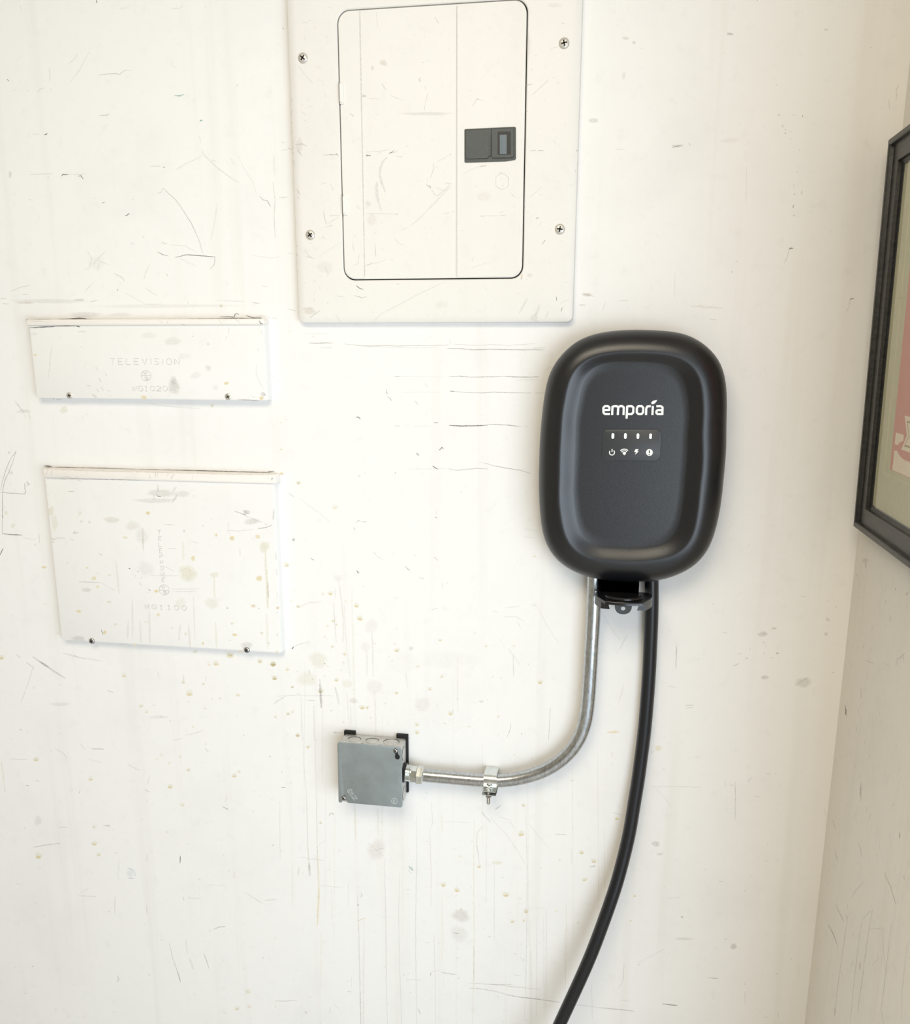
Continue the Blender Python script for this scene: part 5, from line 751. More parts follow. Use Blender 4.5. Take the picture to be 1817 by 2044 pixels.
tel_marks = [(60, 910, 3.365, [
 ('s', 1.2, .8, 'g', [(255, 238), (300, 240)]), ('s', 1.3, .8, 'g', [(500, 296), (503, 299)]), ('o', 880, 250, 110, 28, .32, 'm'), ('o', 840, 300, 150, 20, .28, 'm'), ('o', 1020, 256, 70, 22, .25, 'm'), ('s', 5, .42, 'v', [(985, 205), (950, 255)]), ('s', 5, .42, 'v', [(990, 262), (955, 315)]), ('s', 1.2, .8, 'k', [(850, 262), (862, 272), (880, 274)]), ('s', 1.2, .7, 'g', [(832, 262), (834, 290)]), ('s', 1, .7, 'g', [(858, 190), (860, 240)]),
 ('s', 1.8, .7, 'g', [(1098, 268), (1110, 270)]), ('o', 1458, 378, 24, 17, .65, 'm'), ('s', 2.4, .97, 'x', [(1434, 364), (1440, 378)]), ('s', 2.0, .95, 'k', [(1432, 388), (1446, 393)]), ('s', 1.2, .7, 'g', [(1372, 370), (1440, 395), (1470, 415)]), ('o', 1490, 440, 60, 26, .35, 'm'), ('s', 2.2, .8, 'g', [(1578, 456), (1590, 462)]), ('s', 1.4, .85, 'g', [(1530, 488), (1580, 482), (1626, 464)]), ('s', 1, .6, 'm', [(1480, 410), (1560, 450)]),
 ('s', 1.4, .7, 'g', [(1155, 468), (1170, 470)]), ('s', 1.2, .7, 'g', [(1215, 426), (1222, 430)]), ('s', 1, .5, 'm', [(1318, 500), (1400, 505), (1500, 495)]), ('s', 1, .4, 'm', [(1330, 440), (1332, 500), (1345, 530)]), ('s', 1.2, .6, 'g', [(1492, 268), (1497, 271)]),
 ('o', 793, 384, 17, 15, .75, 'y'), ('o', 1250, 532, 14, 12, .6, 'y'), ('o', 1358, 553, 22, 18, .75, 'y'), ('o', 1530, 542, 18, 17, .6, 'y'), ('o', 1096, 688, 18, 20, .6, 'y'), ('o', 1540, 822, 24, 24, .65, 'y'), ('o', 430, 822, 20, 15, .65, 'y'), ('o', 455, 878, 13, 12, .5, 'y'), ('o', 386, 752, 11, 7, .7, 'y'), ('o', 850, 908, 20, 11, .75, 'y'), ('o', 328, 1044, 19, 12, .65, 'y'),
 ('o', 502, 1186, 17, 14, .75, 'y'), ('o', 1376, 1202, 18, 11, .85, 'y'), ('o', 1358, 1126, 12, 11, .5, 'Y'), ('o', 1556, 1190, 14, 11, .5, 'Y'), ('o', 1162, 1260, 13, 13, .6, 'y'), ('o', 706, 1270, 13, 9, .7, 'y'), ('o', 862, 1066, 15, 13, .55, 'y'), ('o', 530, 980, 17, 10, .45, 'Y'), ('o', 1665, 1020, 12, 12, .7, 'o'), ('o', 1500, 1008, 20, 12, .5, 'o'), ('o', 1538, 1025, 7, 6, .5, 'm'), ('o', 1326, 1022, 8, 8, .6, 'm'),
 ('o', 780, 1115, 14, 10, .35, 'Y'), ('o', 1046, 1196, 10, 14, .35, 'Y'), ('o', 955, 1156, 10, 9, .35, 'Y'), ('o', 640, 548, 20, 9, .45, 'y'), ('o', 535, 800, 12, 9, .4, 'Y'), ('o', 455, 790, 9, 7, .4, 'Y'), ('o', 576, 1130, 16, 8, .4, 'Y'), ('o', 335, 385, 14, 18, .3, 'Y'), ('o', 1660, 1316, 8, 10, .7, 'y'), ('o', 1415, 1312, 20, 6, .7, 'o'),
 ('o', 1574, 610, 42, 42, .4, 'Y'), ('s', 6.4, .5, 'Y', [(1582, 640), (1586, 760), (1594, 880), (1598, 1024)]), ('s', 4.4, .4, 'p', [(1598, 850), (1600, 960)]), ('s', 6.5, .25, 'Y', [(1590, 1060), (1594, 1180), (1596, 1300)]), ('o', 1060, 790, 74, 60, .42, 'Y'), ('o', 1240, 800, 32, 26, .32, 'Y'), ('s', 5, .32, 'Y', [(1238, 820), (1238, 900), (1242, 955)]), ('o', 1220, 990, 52, 42, .28, 'Y'),
 ('s', 5.2, .3, 'Y', [(1246, 1120), (1250, 1200), (1254, 1300)]), ('s', 5.2, .3, 'p', [(1066, 1130), (1072, 1230), (1078, 1290)]), ('s', 4.6, .35, 'p', [(756, 480), (762, 640)]), ('s', 5, .2, 'm', [(740, 1100), (746, 1260)]), ('s', 5, .24, 'm', [(800, 1000), (806, 1260)]), ('s', 4, .2, 'p', [(576, 700), (590, 820), (600, 930)]), ('s', 4, .24, 'm', [(688, 960), (690, 1230)]), ('s', 2, .3, 'm', [(1100, 940), (1108, 1240)]), ('s', 5, .22, 'p', [(1010, 1130), (1000, 1240)]), ('s', 4.5, .22, 'm', [(660, 1110), (656, 1230)]),
 ('s', 6, .25, 'Y', [(1028, 570), (1030, 700)]), ('o', 1010, 990, 46, 40, .18, 'Y'), ('o', 550, 430, 60, 26, .24, 't'), ('o', 690, 470, 60, 34, .18, 't'), ('o', 750, 540, 50, 60, .16, 'm'), ('o', 780, 760, 60, 60, .14, 'm'), ('o', 380, 900, 36, 20, .3, 'm'), ('s', 2, .5, 'm', [(285, 520), (330, 515)]), ('o', 140, 370, 24, 40, .35, 'Y'), ('o', 165, 450, 26, 70, .25, 'Y'),
 ('s', 5, .85, 't', [(145, 556), (175, 562)]), ('s', 4, .8, 't', [(148, 572), (160, 582)]), ('s', 1.6, .5, 't', [(170, 552), (236, 552)]), ('s', 2.6, .95, 'k', [(664, 754), (674, 758)]), ('s', 2.0, .95, 'k', [(721, 775), (727, 779)]), ('s', 1.3, .8, 'g', [(704, 804), (710, 808)]), ('s', 1.4, .7, 'g', [(738, 848), (744, 868)]), ('s', 2.2, .95, 'k', [(798, 898), (810, 905)]), ('s', 1.6, .5, 'm', [(790, 918), (800, 922)]), ('s', 1.3, .7, 't', [(742, 815), (755, 822)]),
 ('s', 1.4, .7, 'g', [(466, 655), (486, 670)]), ('s', 1.2, .7, 'g', [(246, 726), (256, 716)]), ('s', 1.1, .6, 'g', [(330, 845), (480, 852)]), ('s', .9, .5, 'm', [(480, 852), (570, 905)]), ('s', 1.2, .4, 'm', [(810, 802), (900, 806), (1000, 803)]), ('s', 1.2, .5, 'm', [(900, 740), (970, 775)]), ('s', 1.3, .6, 'm', [(925, 620), (985, 624)]), ('s', 1.1, .5, 'm', [(1080, 572), (1130, 588)]), ('s', 1.6, .4, 'm', [(950, 912), (1120, 912)]), ('s', 1.4, .35, 'm', [(950, 895), (1140, 893)]),
 ('s', 1.6, .95, 'x', [(478, 1168), (492, 1200)]), ('s', 1.3, .7, 'g', [(1340, 1240), (1350, 1240)]), ('s', 1.6, .8, 'g', [(1600, 1258), (1612, 1259)]), ('o', 325, 1228, 60, 22, .35, 'm'), ('o', 1455, 1275, 50, 30, .35, 'm'), ('s', 1.6, .9, 'k', [(1660, 1048), (1664, 1056)]), ('s', 1.5, .8, 'g', [(1660, 1190), (1662, 1210)]), ('s', 1.5, .5, 'p', [(1636, 360), (1640, 430)]), ('s', 2.6, .5, 'm', [(1640, 360), (1632, 430)]),
 ('s', 1.3, .6, 'g', [(272, 560), (292, 568)]), ('s', 1.2, .5, 'm', [(1410, 620), (1412, 670)]), ('s', 1.2, .5, 'g', [(1650, 640), (1654, 700)]), ('s', 1.2, .6, 'g', [(1656, 760), (1658, 800)]), ('s', 1.2, .6, 'g', [(1660, 920), (1661, 950)]), ('s', 2.4, .4, 'm', [(120, 250), (128, 270)]), ('s', 3, .3, 'm', [(118, 310), (124, 330)]), ('s', 2.4, .4, 'v', [(108, 190), (112, 210)]), ('s', 1.3, .6, 'g', [(320, 160), (345, 168)]), ('s', 1.2, .6, 'g', [(210, 155), (240, 158)]),
 ('s', 1, .8, 'g', [(110, 152), (200, 154), (780, 162)]), ('s', 1.6, .5, 'm', [(900, 460), (970, 464)]), ('o', 1035, 505, 10, 10, .4, 'm'), ('o', 345, 440, 14, 10, .3, 'm'), ('o', 400, 445, 14, 10, .25, 'm'), ('o', 300, 515, 14, 14, .25, 'm'), ('s', 1.1, .5, 'g', [(1280, 120), (1286, 126)])])]
TLT = []
for ch, cx_, cy_ in zip('TELEPHONE', (617, 630, 638, 652, 660, 670, 680, 692, 705), (240, 370, 498, 625, 752, 880, 1008, 1135, 1255)):
    for pl in glyph(ch, 260 + cx_ / 10.757, 1040 + cy_ / 10.757, 60 / 10.757, 88 / 10.757, .04): TLT.append((pl, 1.3))
for ch, cx_, cy_ in zip('WG1100', (345, 512, 665, 832, 993, 1157), (1828, 1838, 1848, 1856, 1858, 1866)):
    for pl in glyph(ch.replace('0', 'O'), 260 + cx_ / 10.757, 1040 + cy_ / 10.757, 98 / 10.757, 96 / 10.757, .03): TLT.append((pl, 1.3))
TLT += [(circle(327.2, 1177, 9.8, 8, 172), 1.2), (circle(327.6, 1177.4, 9.8, 188, 352), 1.2), ([(317.4, 1177), (326, 1177.3), (328.5, 1178.5), (337, 1178)], 1.1)]
for pl in glyph('W', 326, 1172.5, 5, 4.5): TLT.append((pl, 1.0))
for pl in glyph('G', 328.5, 1182, 5, 4.5): TLT.append((pl, 1.0))
tel, mb, ml, fnE = small_cover('telephone_box', 'larger stamped off-white metal box with yellow drips, lower of the two at left', 'utility box',
    ((88.5, 953), (560.8, 1304)), ((84.5, 935), (551.5, 966.5)), -.016, -.0195, tel_marks, TLT)
ml.run(60, 910, 3.365, [('s', 4.5, .42, 'v', [(118, 96), (108, 132)]), ('s', 3.5, .35, 'v', [(150, 92), (142, 132)]), ('s', 4, .45, 'v', [(800, 120), (810, 155)]), ('s', 3.4, .45, 'v', [(940, 105), (920, 135)]), ('s', 4.2, .5, 'v', [(970, 120), (945, 155)]), ('s', 1.2, .7, 'g', [(845, 110), (842, 145)]), ('s', 1.1, .7, 'g', [(856, 110), (855, 140)]), ('s', 1.1, .5, 'm', [(1095, 125), (1090, 160)]),
 ('s', 2.2, .95, 'k', [(1628, 146), (1624, 164)]), ('s', 1.3, .7, 'g', [(1598, 148), (1604, 154)]), ('s', 1.3, .6, 'm', [(200, 150), (240, 138), (280, 150), (330, 146)]), ('s', 2, .4, 'm', [(370, 100), (384, 112)]), ('s', 1.6, .6, 't', [(100, 92), (600, 104), (1300, 122), (1610, 128)])])
mb.build('hood_lip', [PAINT_LIP, MARK], tel)
for sx, sy, ro in ((183.8, 1279.5, .3), (493.2, 1297.6, .9)):
    p = onY(sx, sy, -.016); screw(tel, (p.x, p.z), -.016, .0054, SCREW_STEEL, .003, ro)

# ================================================================== CHARGING STATION
def polar(pts, cx, cy, N_=144, sm=5):
    """closed outline as radius by angle, lightly smoothed"""
    a = []
    for x, y in pts: a.append((math.atan2(-(y - cy), x - cx) % (2 * PI), math.hypot(x - cx, y - cy)))
    a.sort(); a = [(a[-2][0] - 2 * PI, a[-2][1]), (a[-1][0] - 2 * PI, a[-1][1])] + a + [(a[0][0] + 2 * PI, a[0][1]), (a[1][0] + 2 * PI, a[1][1])]
    out = []; k = 1
    for i in range(N_):
        t = 2 * PI * i / N_
        while a[k + 1][0] < t: k += 1
        p0, p1, p2, p3 = a[k - 1], a[k], a[k + 1], a[min(k + 2, len(a) - 1)]
        u = (t - p1[0]) / (p2[0] - p1[0]); h = p2[0] - p1[0]
        m1 = (p2[1] - p0[1]) / (p2[0] - p0[0]) * h; m2 = (p3[1] - p1[1]) / max(p3[0] - p1[0], 1e-6) * h
        out.append((2 * u ** 3 - 3 * u * u + 1) * p1[1] + (u ** 3 - 2 * u * u + u) * m1 + (-2 * u ** 3 + 3 * u * u) * p2[1] + (u ** 3 - u * u) * m2)
    for _ in range(sm): out = [(out[i - 1] + 2 * out[i] + out[(i + 1) % N_]) / 4 for i in range(N_)]
    return [(cx + r * math.cos(2 * PI * i / N_), cy - r * math.sin(2 * PI * i / N_)) for i, r in enumerate(out)]
OX, OY = 1262, 905
OUT = [(1268, 658.5), (1315, 660), (1358, 664.3), (1382, 672), (1402, 684), (1418, 697), (1430, 710), (1440, 727), (1445.5, 742), (1449.5, 769.5), (1450.7, 825), (1450, 871), (1446, 940), (1440, 998), (1430, 1051), (1416, 1092.6),
       (1403, 1112), (1390, 1126), (1358, 1144.6), (1319, 1157), (1268, 1160.8), (1215, 1157.8), (1171, 1150), (1136, 1135), (1106, 1111), (1087.7, 1078.7), (1079.6, 1032.5), (1076.6, 986), (1076.4, 940), (1077.5, 900), (1080.8, 848),
       (1086.6, 797), (1094.7, 753), (1106, 728), (1129, 700), (1157, 678), (1184.8, 667.3), (1221.8, 661)]
RDG = [(1136.3, 760), (1129, 797), (1120.6, 871), (1118, 950), (1121, 1032.5), (1129, 1072), (1138, 1089), (1152.5, 1101.8), (1180, 1115), (1212, 1119.5), (1245, 1121.5), (1291, 1120), (1337, 1112), (1354, 1105), (1369, 1094), (1383.6, 1069.5), (1393, 1021),
       (1399, 963), (1402, 871), (1403, 802), (1400, 762.5), (1388, 737), (1369, 720), (1344, 710.5), (1310, 706), (1268, 704.7), (1217, 707), (1184, 714), (1157, 729), (1144, 743)]
FLT = [(1163, 769.5), (1158, 802), (1150, 880), (1147.5, 940), (1149, 1009), (1155, 1052), (1166, 1074), (1187, 1086), (1245, 1091), (1310, 1088), (1337, 1078), (1353, 1050), (1362, 998), (1368, 940), (1372, 871), (1371, 790), (1363, 752),
       (1346, 734), (1314, 726), (1262, 724), (1205, 726), (1178, 740)]
PO, PR, PF = polar(OUT, OX, OY), polar(RDG, OX, OY), polar(FLT, OX, OY)
YO, YR, YFc = -.044, -.075, -.0675
def ringpx(c, y): return [onY(px, py, y) for px, py in c]
O3, R3, F3 = ringpx(PO, YO), ringpx(PR, YR), ringpx(PF, YFc)
cen = onY(OX, OY, YO)
charger = thing('ev_charger', 'black rounded wall charging unit with white lettering and four small lights', 'charger', (cen.x, 0, cen.z))
mb = MB(); rs = []
def scl(R, s_, y, c=None): 
    c = c or cen
    return [Vector((c.x + (p.x - c.x) * s_, y, c.z + (p.z - c.z) * s_)) for p in R]
rs.append(scl(O3, .955, 0)); rs.append(scl(O3, .962, -.024)); rs.append(scl(O3, .985, -.034)); rs.append(scl(O3, .997, -.040)); rs.append(O3)
for k in range(1, 13):
    th = k / 12 * PI / 2 * .97
    l = (1 - math.cos(th)) / (1 - math.cos(PI / 2 * .97)); dpt = math.sin(th) / math.sin(PI / 2 * .97)
    l = l ** .92
    rs.append([Vector((a.x + (b_.x - a.x) * l, YO + (YR - YO) * dpt, a.z + (b_.z - a.z) * l)) for a, b_ in zip(O3, R3)])
for k in range(1, 11):
    u = k / 10
    dd = .62 * u + .38 * u * u * (3 - 2 * u)
    rs.append([Vector((a.x + (b_.x - a.x) * u, YR + (YFc - YR) * dd, a.z + (b_.z - a.z) * u)) for a, b_ in zip(R3, F3)])
fc = Vector((sum(p.x for p in F3) / len(F3), YFc, sum(p.z for p in F3) / len(F3)))
for s_ in (.9, .6, .3): rs.append([Vector((fc.x + (p.x - fc.x) * s_, YFc, fc.z + (p.z - fc.z) * s_)) for p in F3])
mb.rings(rs, True, True)
mb.build('housing', BLACK_PLASTIC, charger, angle=50)
fnF = lambda x, y: onY(1180 + x / 10.69, 780 + y / 10.69, YFc)
# name
mb = MB(); W2 = 46
for pl in ([(405, 496), (300, 496), (268, 470), (264, 415), (266, 360), (300, 327), (360, 327), (393, 355), (393, 408), (270, 412)],
           [(452, 518), (460, 325)], [(462, 340), (500, 327), (548, 327), (583, 352), (572, 518)], [(583, 352), (620, 327), (665, 327), (702, 355), (694, 518)],
           [(760, 594), (774, 325)], [(774, 330), (868, 327), (906, 358), (901, 465), (866, 497), (772, 497)],
           [(980, 362), (1013, 327), (1082, 327), (1116, 360), (1112, 462), (1078, 497), (1010, 497), (978, 462), (980, 362)],
           [(1174, 518), (1180, 372), (1205, 334), (1275, 326)], [(1311, 518), (1320, 325)],
           [(1395, 329), (1490, 327), (1528, 355), (1522, 516)], [(1522, 497), (1425, 497), (1396, 475), (1396, 437), (1425, 412), (1522, 412)]):
    band(mb, fnF, FRONT, pl, W2, .0003)
shape(mb, fnF, FRONT, [(1285, 275), (1292, 240), (1325, 215), (1412, 195), (1392, 240), (1350, 278), (1310, 290)][::-1], .0003)
mb.build('name_lettering', WHITE_INK, charger, smooth=False)
# indicator pad
padp = []
for cx_, cy_, a0 in ((1372, 948, 0), (380, 948, 90), (356, 1368, 180), (1352, 1368, 270)):
    for k in range(9):
        a = math.radians(a0 + 90 * k / 8); padp.append((cx_ + 128 * math.cos(a), cy_ - 128 * math.sin(a)))
mb = MB()
shp = lambda q, m_: [(860 + (x - 860) * m_, 1160 + (y - 1160) * m_) for x, y in q]
mb.rings([[fnF(*p) for p in shp(padp, 1.0)], [fnF(*p) + Vector((0, -.0008, 0)) for p in shp(padp, .995)], [fnF(*p) + Vector((0, -.0010, 0)) for p in shp(padp, .985)]], True, True)
pad = mb.build('indicator_pad', PANEL_PLASTIC, charger)
mb = MB(); band(mb, fnF, FRONT, padp + [padp[0]], 13, .00025); mb.build('pad_seam', RECESS, charger, smooth=False)
fnI = lambda x, y: fnF(x, y) + Vector((0, -.0010, 0))
for i, (x, y) in enumerate(((468, 962), (735, 962), (1003, 965), (1272, 968))):
    mb = MB(); q = [(x + 27 * math.cos(t), y - 30 - 27 * math.sin(t)) for t in [PI * k / 8 for k in range(9)]] + [(x + 27 * math.cos(t) - 2, y + 30 - 27 * math.sin(t)) for t in [PI + PI * k / 8 for k in range(9)]]
    shape(mb, fnI, FRONT, q, .0005)
    o = mb.build('indicator_light', LED_GREEN if i < 2 else LED_WHITE, pad)
    o['label'] = 'indicator light lit pale green' if i < 2 else 'white indicator light lens'
mb = MB(); band(mb, fnI, FRONT, [(448 + 54 * math.sin(math.radians(a)), 1315 - 54 * math.cos(math.radians(a))) for a in range(38, 323, 15)], 20, .0003); band(mb, fnI, FRONT, [(450, 1240), (449, 1305)], 20, .0003); mb.build('power_icon', WHITE_INK, pad, smooth=False)
mb = MB()
for r in (118, 84, 50): band(mb, fnI, FRONT, [(712 + r * math.sin(math.radians(a)), 1362 - r * math.cos(math.radians(a))) for a in range(-46, 47, 8)], 19, .0003)
shape(mb, fnI, FRONT, [(712, 1375), (748, 1342), (730, 1328), (712, 1324), (694, 1328), (676, 1342)], .0003); mb.build('wireless_icon', WHITE_INK, pad, smooth=False)
mb = MB(); shape(mb, fnI, FRONT, [(950, 1245), (922, 1305), (962, 1308), (940, 1366), (1016, 1292), (982, 1288), (1020, 1246)], .0003); mb.build('bolt_icon', WHITE_INK, pad, smooth=False)
mb = MB(); shape(mb, fnI, FRONT, [(1247 + 72 * math.cos(2 * PI * k / 28), 1315 - 72 * math.sin(2 * PI * k / 28)) for k in range(28)], .0003)
band(mb, lambda x, y: fnI(x, y) + Vector((0, -.0003, 0)), FRONT, [(1249, 1270), (1246, 1325)], 24, .0002, 1); shape(mb, lambda x, y: fnI(x, y) + Vector((0, -.0003, 0)), FRONT, [(1243 + 13 * math.cos(2 * PI * k / 12), 1355 - 13 * math.sin(2 * PI * k / 12)) for k in range(12)], .0002, 1)
mb.build('alert_icon', [WHITE_INK, RECESS], pad, smooth=False)

# ================================================================== CONNECTOR HOLSTER
hc = onY(1243, 1190, -.07)
hol = thing('connector_holster', 'black plastic plug holder with two hooked ends and a pierced tab, under the charging unit', 'plug holder', (hc.x, 0, hc.z))
def up_(px, py, y): return onY(px, py, y)
zt = onY(1243, 1180.5, -.0385).z           # top of the tray
mb = MB()
n0, n1 = onY(1200, 1170, -.045), onY(1276, 1170, -.045)
mb.box((n0.x, -.045, zt - .004), (n1.x, -.0005, onY(1243, 1150, -.02).z + .006))
mb.build('neck', BLACK_GLOSS, hol)
# tray: plan outline (x, y) extruded in z
L = onY(1187.5, 1195, -.055).x; R = onY(1302.5, 1195, -.055).x; mx_ = (L + R) / 2; hw = (R - L) / 2
y0, y1 = -.0385, -.102
pl = []
for k in range(9):
    a = math.radians(90 + 90 * k / 8); pl.append((L + .014 + .014 * math.cos(a), y0 - .014 + .014 * math.sin(a)))
pl += [(L, -.064), (L + .0035, -.075), (L + .0105, -.090), (L + .0135, y1 + .006)]
for k in range(9):
    u = k / 8; x = L + .0165 + (R - L - .033) * u; pl.append((x, y1 - .004 * math.sin(PI * u)))
pl += [(R - .0135, y1 + .006), (R - .0105, -.090), (R - .0035, -.075), (R, -.064)]
for k in range(9):
    a = math.radians(90 * k / 8); pl.append((R - .014 + .014 * math.cos(a), y0 - .014 + .014 * math.sin(a)))
mb.rings([[(x, y, zt - .0045) for x, y in pl], [(x, y, zt - .001) for x, y in pl], [(mx_ + (x - mx_) * .98, y * .99 - .0005, zt) for x, y in pl]], True, True)
# raised front bead on the tray
for rr0 in (0,):
    arc = [(mx_ + .030 * math.sin(math.radians(a)), -.060 - .034 * math.cos(math.radians(a)), zt + .0015) for a in range(-60, 61, 10)]
    mb.tube(arc, .0030, 10)
mb.build('tray', BLACK_GLOSS, hol)
for s_ in (-1, 1):
    E0 = L if s_ < 0 else R
    q = [(E0, -.052), (E0, -.064), (E0 - s_ * .0035, -.075), (E0 - s_ * .0105, -.090), (E0 - s_ * .0105 - s_ * .0105, -.092), (E0 - s_ * .013, -.078), (E0 - s_ * .007, -.064), (E0 - s_ * .006, -.052)]
    if s_ > 0: q = q[::-1]
    bot = [(x + (s_ * -.003 if abs(x - E0) > .012 else 0), y, zt - .0150) for x, y in q]
    mb = MB(); mb.rings([bot, [(x, y, zt - .0040) for x, y in q]], True, True)
    mb.build('hook_end', DARKGREY if False else BLACK_PLASTIC, hol)
# lower lip of the tray and pierced tab
mb = MB()
a_, b_ = onY(1212, 1205, -.06), onY(1276, 1210, -.06)
mb.box((a_.x, -.088, zt - .0085), (b_.x, -.050, zt - .0040))
mb.build('front_lip', DARKGREY, hol)
ft = lambda x, y: onY(1160 + x / 10.094, 1140 + y / 10.094, -.050)
mb = MB(); outp = [(680, 640), (680, 740), (700, 800), (745, 845), (800, 868), (900, 868), (960, 845), (1005, 800), (1028, 740), (1030, 640)]
hole = [(850 + 46 * math.cos(2 * PI * k / 20), 762 + 46 * math.sin(2 * PI * k / 20)) for k in range(20)]
# ring between outline and hole: resample outline to 20 by angle
def outl(ang):
    d = Vector((math.cos(ang), math.sin(ang))); best = None
    for p, q in zip(outp, outp[1:] + outp[:1]):
        p = Vector(p) - Vector((850, 762)); q = Vector(q) - Vector((850, 762)); e = q - p; den = d.x * e.y - d.y * e.x
        if abs(den) < 1e-9: continue
        t = (p.x * e.y - p.y * e.x) / den; s2 = (p.x * d.y - p.y * d.x) / den
        if t > 0 and -1e-6 <= s2 <= 1.000001 and (best is None or t < best): best = t
    return (850 + d.x * best, 762 + d.y * best)
og = [outl(2 * PI * k / 20) for k in range(20)]
V3 = lambda p, d: tuple(ft(*p) + Vector((0, d, 0)))
mb.rings([[V3(p, .004) for p in hole], [V3(p, 0) for p in hole], [V3(p, -.0002) for p in og], [V3(p, .004) for p in og], [V3(p, .004) for p in hole]], False, False)
mb.build('screw_tab', DARKGREY, hol)

# ================================================================== CONDUIT, CABLE
def smooth_path(P, step=.006):
    out = []
    for i in range(len(P) - 1):
        p0 = P[max(i - 1, 0)]; p1 = P[i]; p2 = P[i + 1]; p3 = P[min(i + 2, len(P) - 1)]
        k = max(2, int((p2 - p1).length / step))
        for j in range(k):
            t = j / k; out.append(.5 * ((2 * p1) + (p2 - p0) * t + (2 * p0 - 5 * p1 + 4 * p2 - p3) * t * t + (3 * p1 - p0 - 3 * p2 + p3) * t ** 3))
    out.append(P[-1]); return out
RC = .0117
cp = [(1187.2, 1140), (1186.6, 1165), (1184.8, 1230), (1180.7, 1300), (1178, 1350), (1175.6, 1384), (1173.2, 1415), (1168.5, 1445), (1158.5, 1472), (1143.5, 1496), (1121.5, 1518.5), (1094, 1536), (1058, 1549.5), (1020, 1557.5), (1000, 1559.3), (960, 1557.6), (925, 1554.6), (890, 1551.3), (852, 1548), (842, 1547)]
YCN = -.025
pts = smooth_path([onY(x, y, YCN) for x, y in cp])
for _ in range(14): pts = [pts[0]] + [(pts[i - 1] + 2 * pts[i] + pts[i + 1]) / 4 for i in range(1, len(pts) - 1)] + [pts[-1]]
mb = MB(); mb.tube(pts, RC, 28); tag(mb.build('conduit', EMT, None), 'bent galvanised steel conduit running from the grey box up to the charging unit', 'conduit')
kp = [(1301, 1157, -.0165), (1301.5, 1180, -.0160), (1300.8, 1230, -.0145), (1298, 1300, -.0132), (1295.6, 1350, -.0128), (1290.4, 1420, -.0130), (1286, 1467, -.0138), (1279, 1520, -.0150), (1272.8, 1567, -.0170), (1265, 1610, -.0195), (1261, 1640, -.0215), (1253.2, 1680, -.0250), (1243, 1720, -.0295), (1232.6, 1760, -.035),
      (1219.3, 1800, -.042), (1205, 1840, -.046), (1201.4, 1850, -.047), (1182.6, 1900, -.052), (1161, 1950, -.057), (1138, 2000, -.062), (1121.7, 2035, -.066), (1096, 2090, -.075)]
K = [onY(x, y, d) for x, y, d in kp]
e = K[-1]
K += [Vector((e.x - .055, -.10, e.z - .12)), Vector((e.x - .12, -.14, .05)), Vector((e.x - .21, -.20, .0125)), Vector((e.x - .36, -.28, .0125)), Vector((e.x - .50, -.30, .0125))]
pts = smooth_path(K, .008)
for _ in range(10): pts = [pts[0]] + [(pts[i - 1] + 2 * pts[i] + pts[i + 1]) / 4 for i in range(1, len(pts) - 1)] + [pts[-1]]
mb = MB(); mb.tube(pts, .0112, 28); tag(mb.build('charging_cable', RUBBER, None), 'thick black rubber cable hanging in a curve from the charging unit', 'cable')

# ================================================================== JUNCTION BOX
JF = -.0445
ja, jb = onY(673.5, 1481.5, JF), onY(803.5, 1612.5, JF)
jx0, jx1, jz1, jz0 = ja.x, jb.x, ja.z, jb.z
jbx = thing('junction_box', 'square grey steel junction box with a blank cover, at the left end of the conduit', 'junction box', ((jx0 + jx1) / 2, 0, jz0))
mb = MB(); plate(mb, jx0 + .0012, jx1 - .0012, jz0 + .0012, jz1 - .0012, -.0068, JF + .0015, .0045, .0012)
# knock-out rings on top and right side
def disc(c, u, w, r, t, h, mi=1, seg=28, a0=0, a1=360):
    """thin ring standing proud of a side"""
    c = Vector(c); nrm = u.cross(w); k = max(4, int(seg * (a1 - a0) / 360))
    P_ = [(math.cos(math.radians(a0 + (a1 - a0) * i / k)), math.sin(math.radians(a0 + (a1 - a0) * i / k))) for i in range(k + 1)]
    vs = []
    for rad, hh in ((r - t, 0), (r - t, h), (r, h), (r, 0)):
        vs += [c + u * (rad * ca) + w * (rad * sa) + nrm * hh for ca, sa in P_]
    m_ = k + 1; fs = [(j * m_ + i, j * m_ + i + 1, (j + 1) * m_ + i + 1, (j + 1) * m_ + i) for j in range(3) for i in range(k)]
    mb.add(vs, fs, mi)
ymid = (JF - .0068) / 2
for fx, r, a1 in ((.22, .0125, 175), (.50, .0125, 175), (.80, .0150, 178)):
    c = (jx0 + (jx1 - jx0) * fx, ymid - .001, jz1 - .0011)
    disc(c, Vector((1, 0, 0)), Vector((0, 1, 0)), r, .0009, .0003, 1, 30, 10, a1)
    disc(c, Vector((1, 0, 0)), Vector((0, 1, 0)), r - .002, .0006, .0003, 0, 30)
for fz, r in ((.82, .0125), (.16, .0125)):
    c = (jx1 - .0011, ymid, jz0 + (jz1 - jz0) * fz)
    disc(c, Vector((0, 1, 0)), Vector((0, 0, 1)), r, .0009, .0003, 1, 30, 60, 240)
for fx in (.38, .66): mb.box((jx0 + (jx1 - jx0) * fx - .002, JF + .003, jz1 - .0013), (jx0 + (jx1 - jx0) * fx + .002, JF + .0045, jz1 - .0009), 1)
mb.build('box_body', [GALV_SIDE, BLACK_HOLE], jbx)
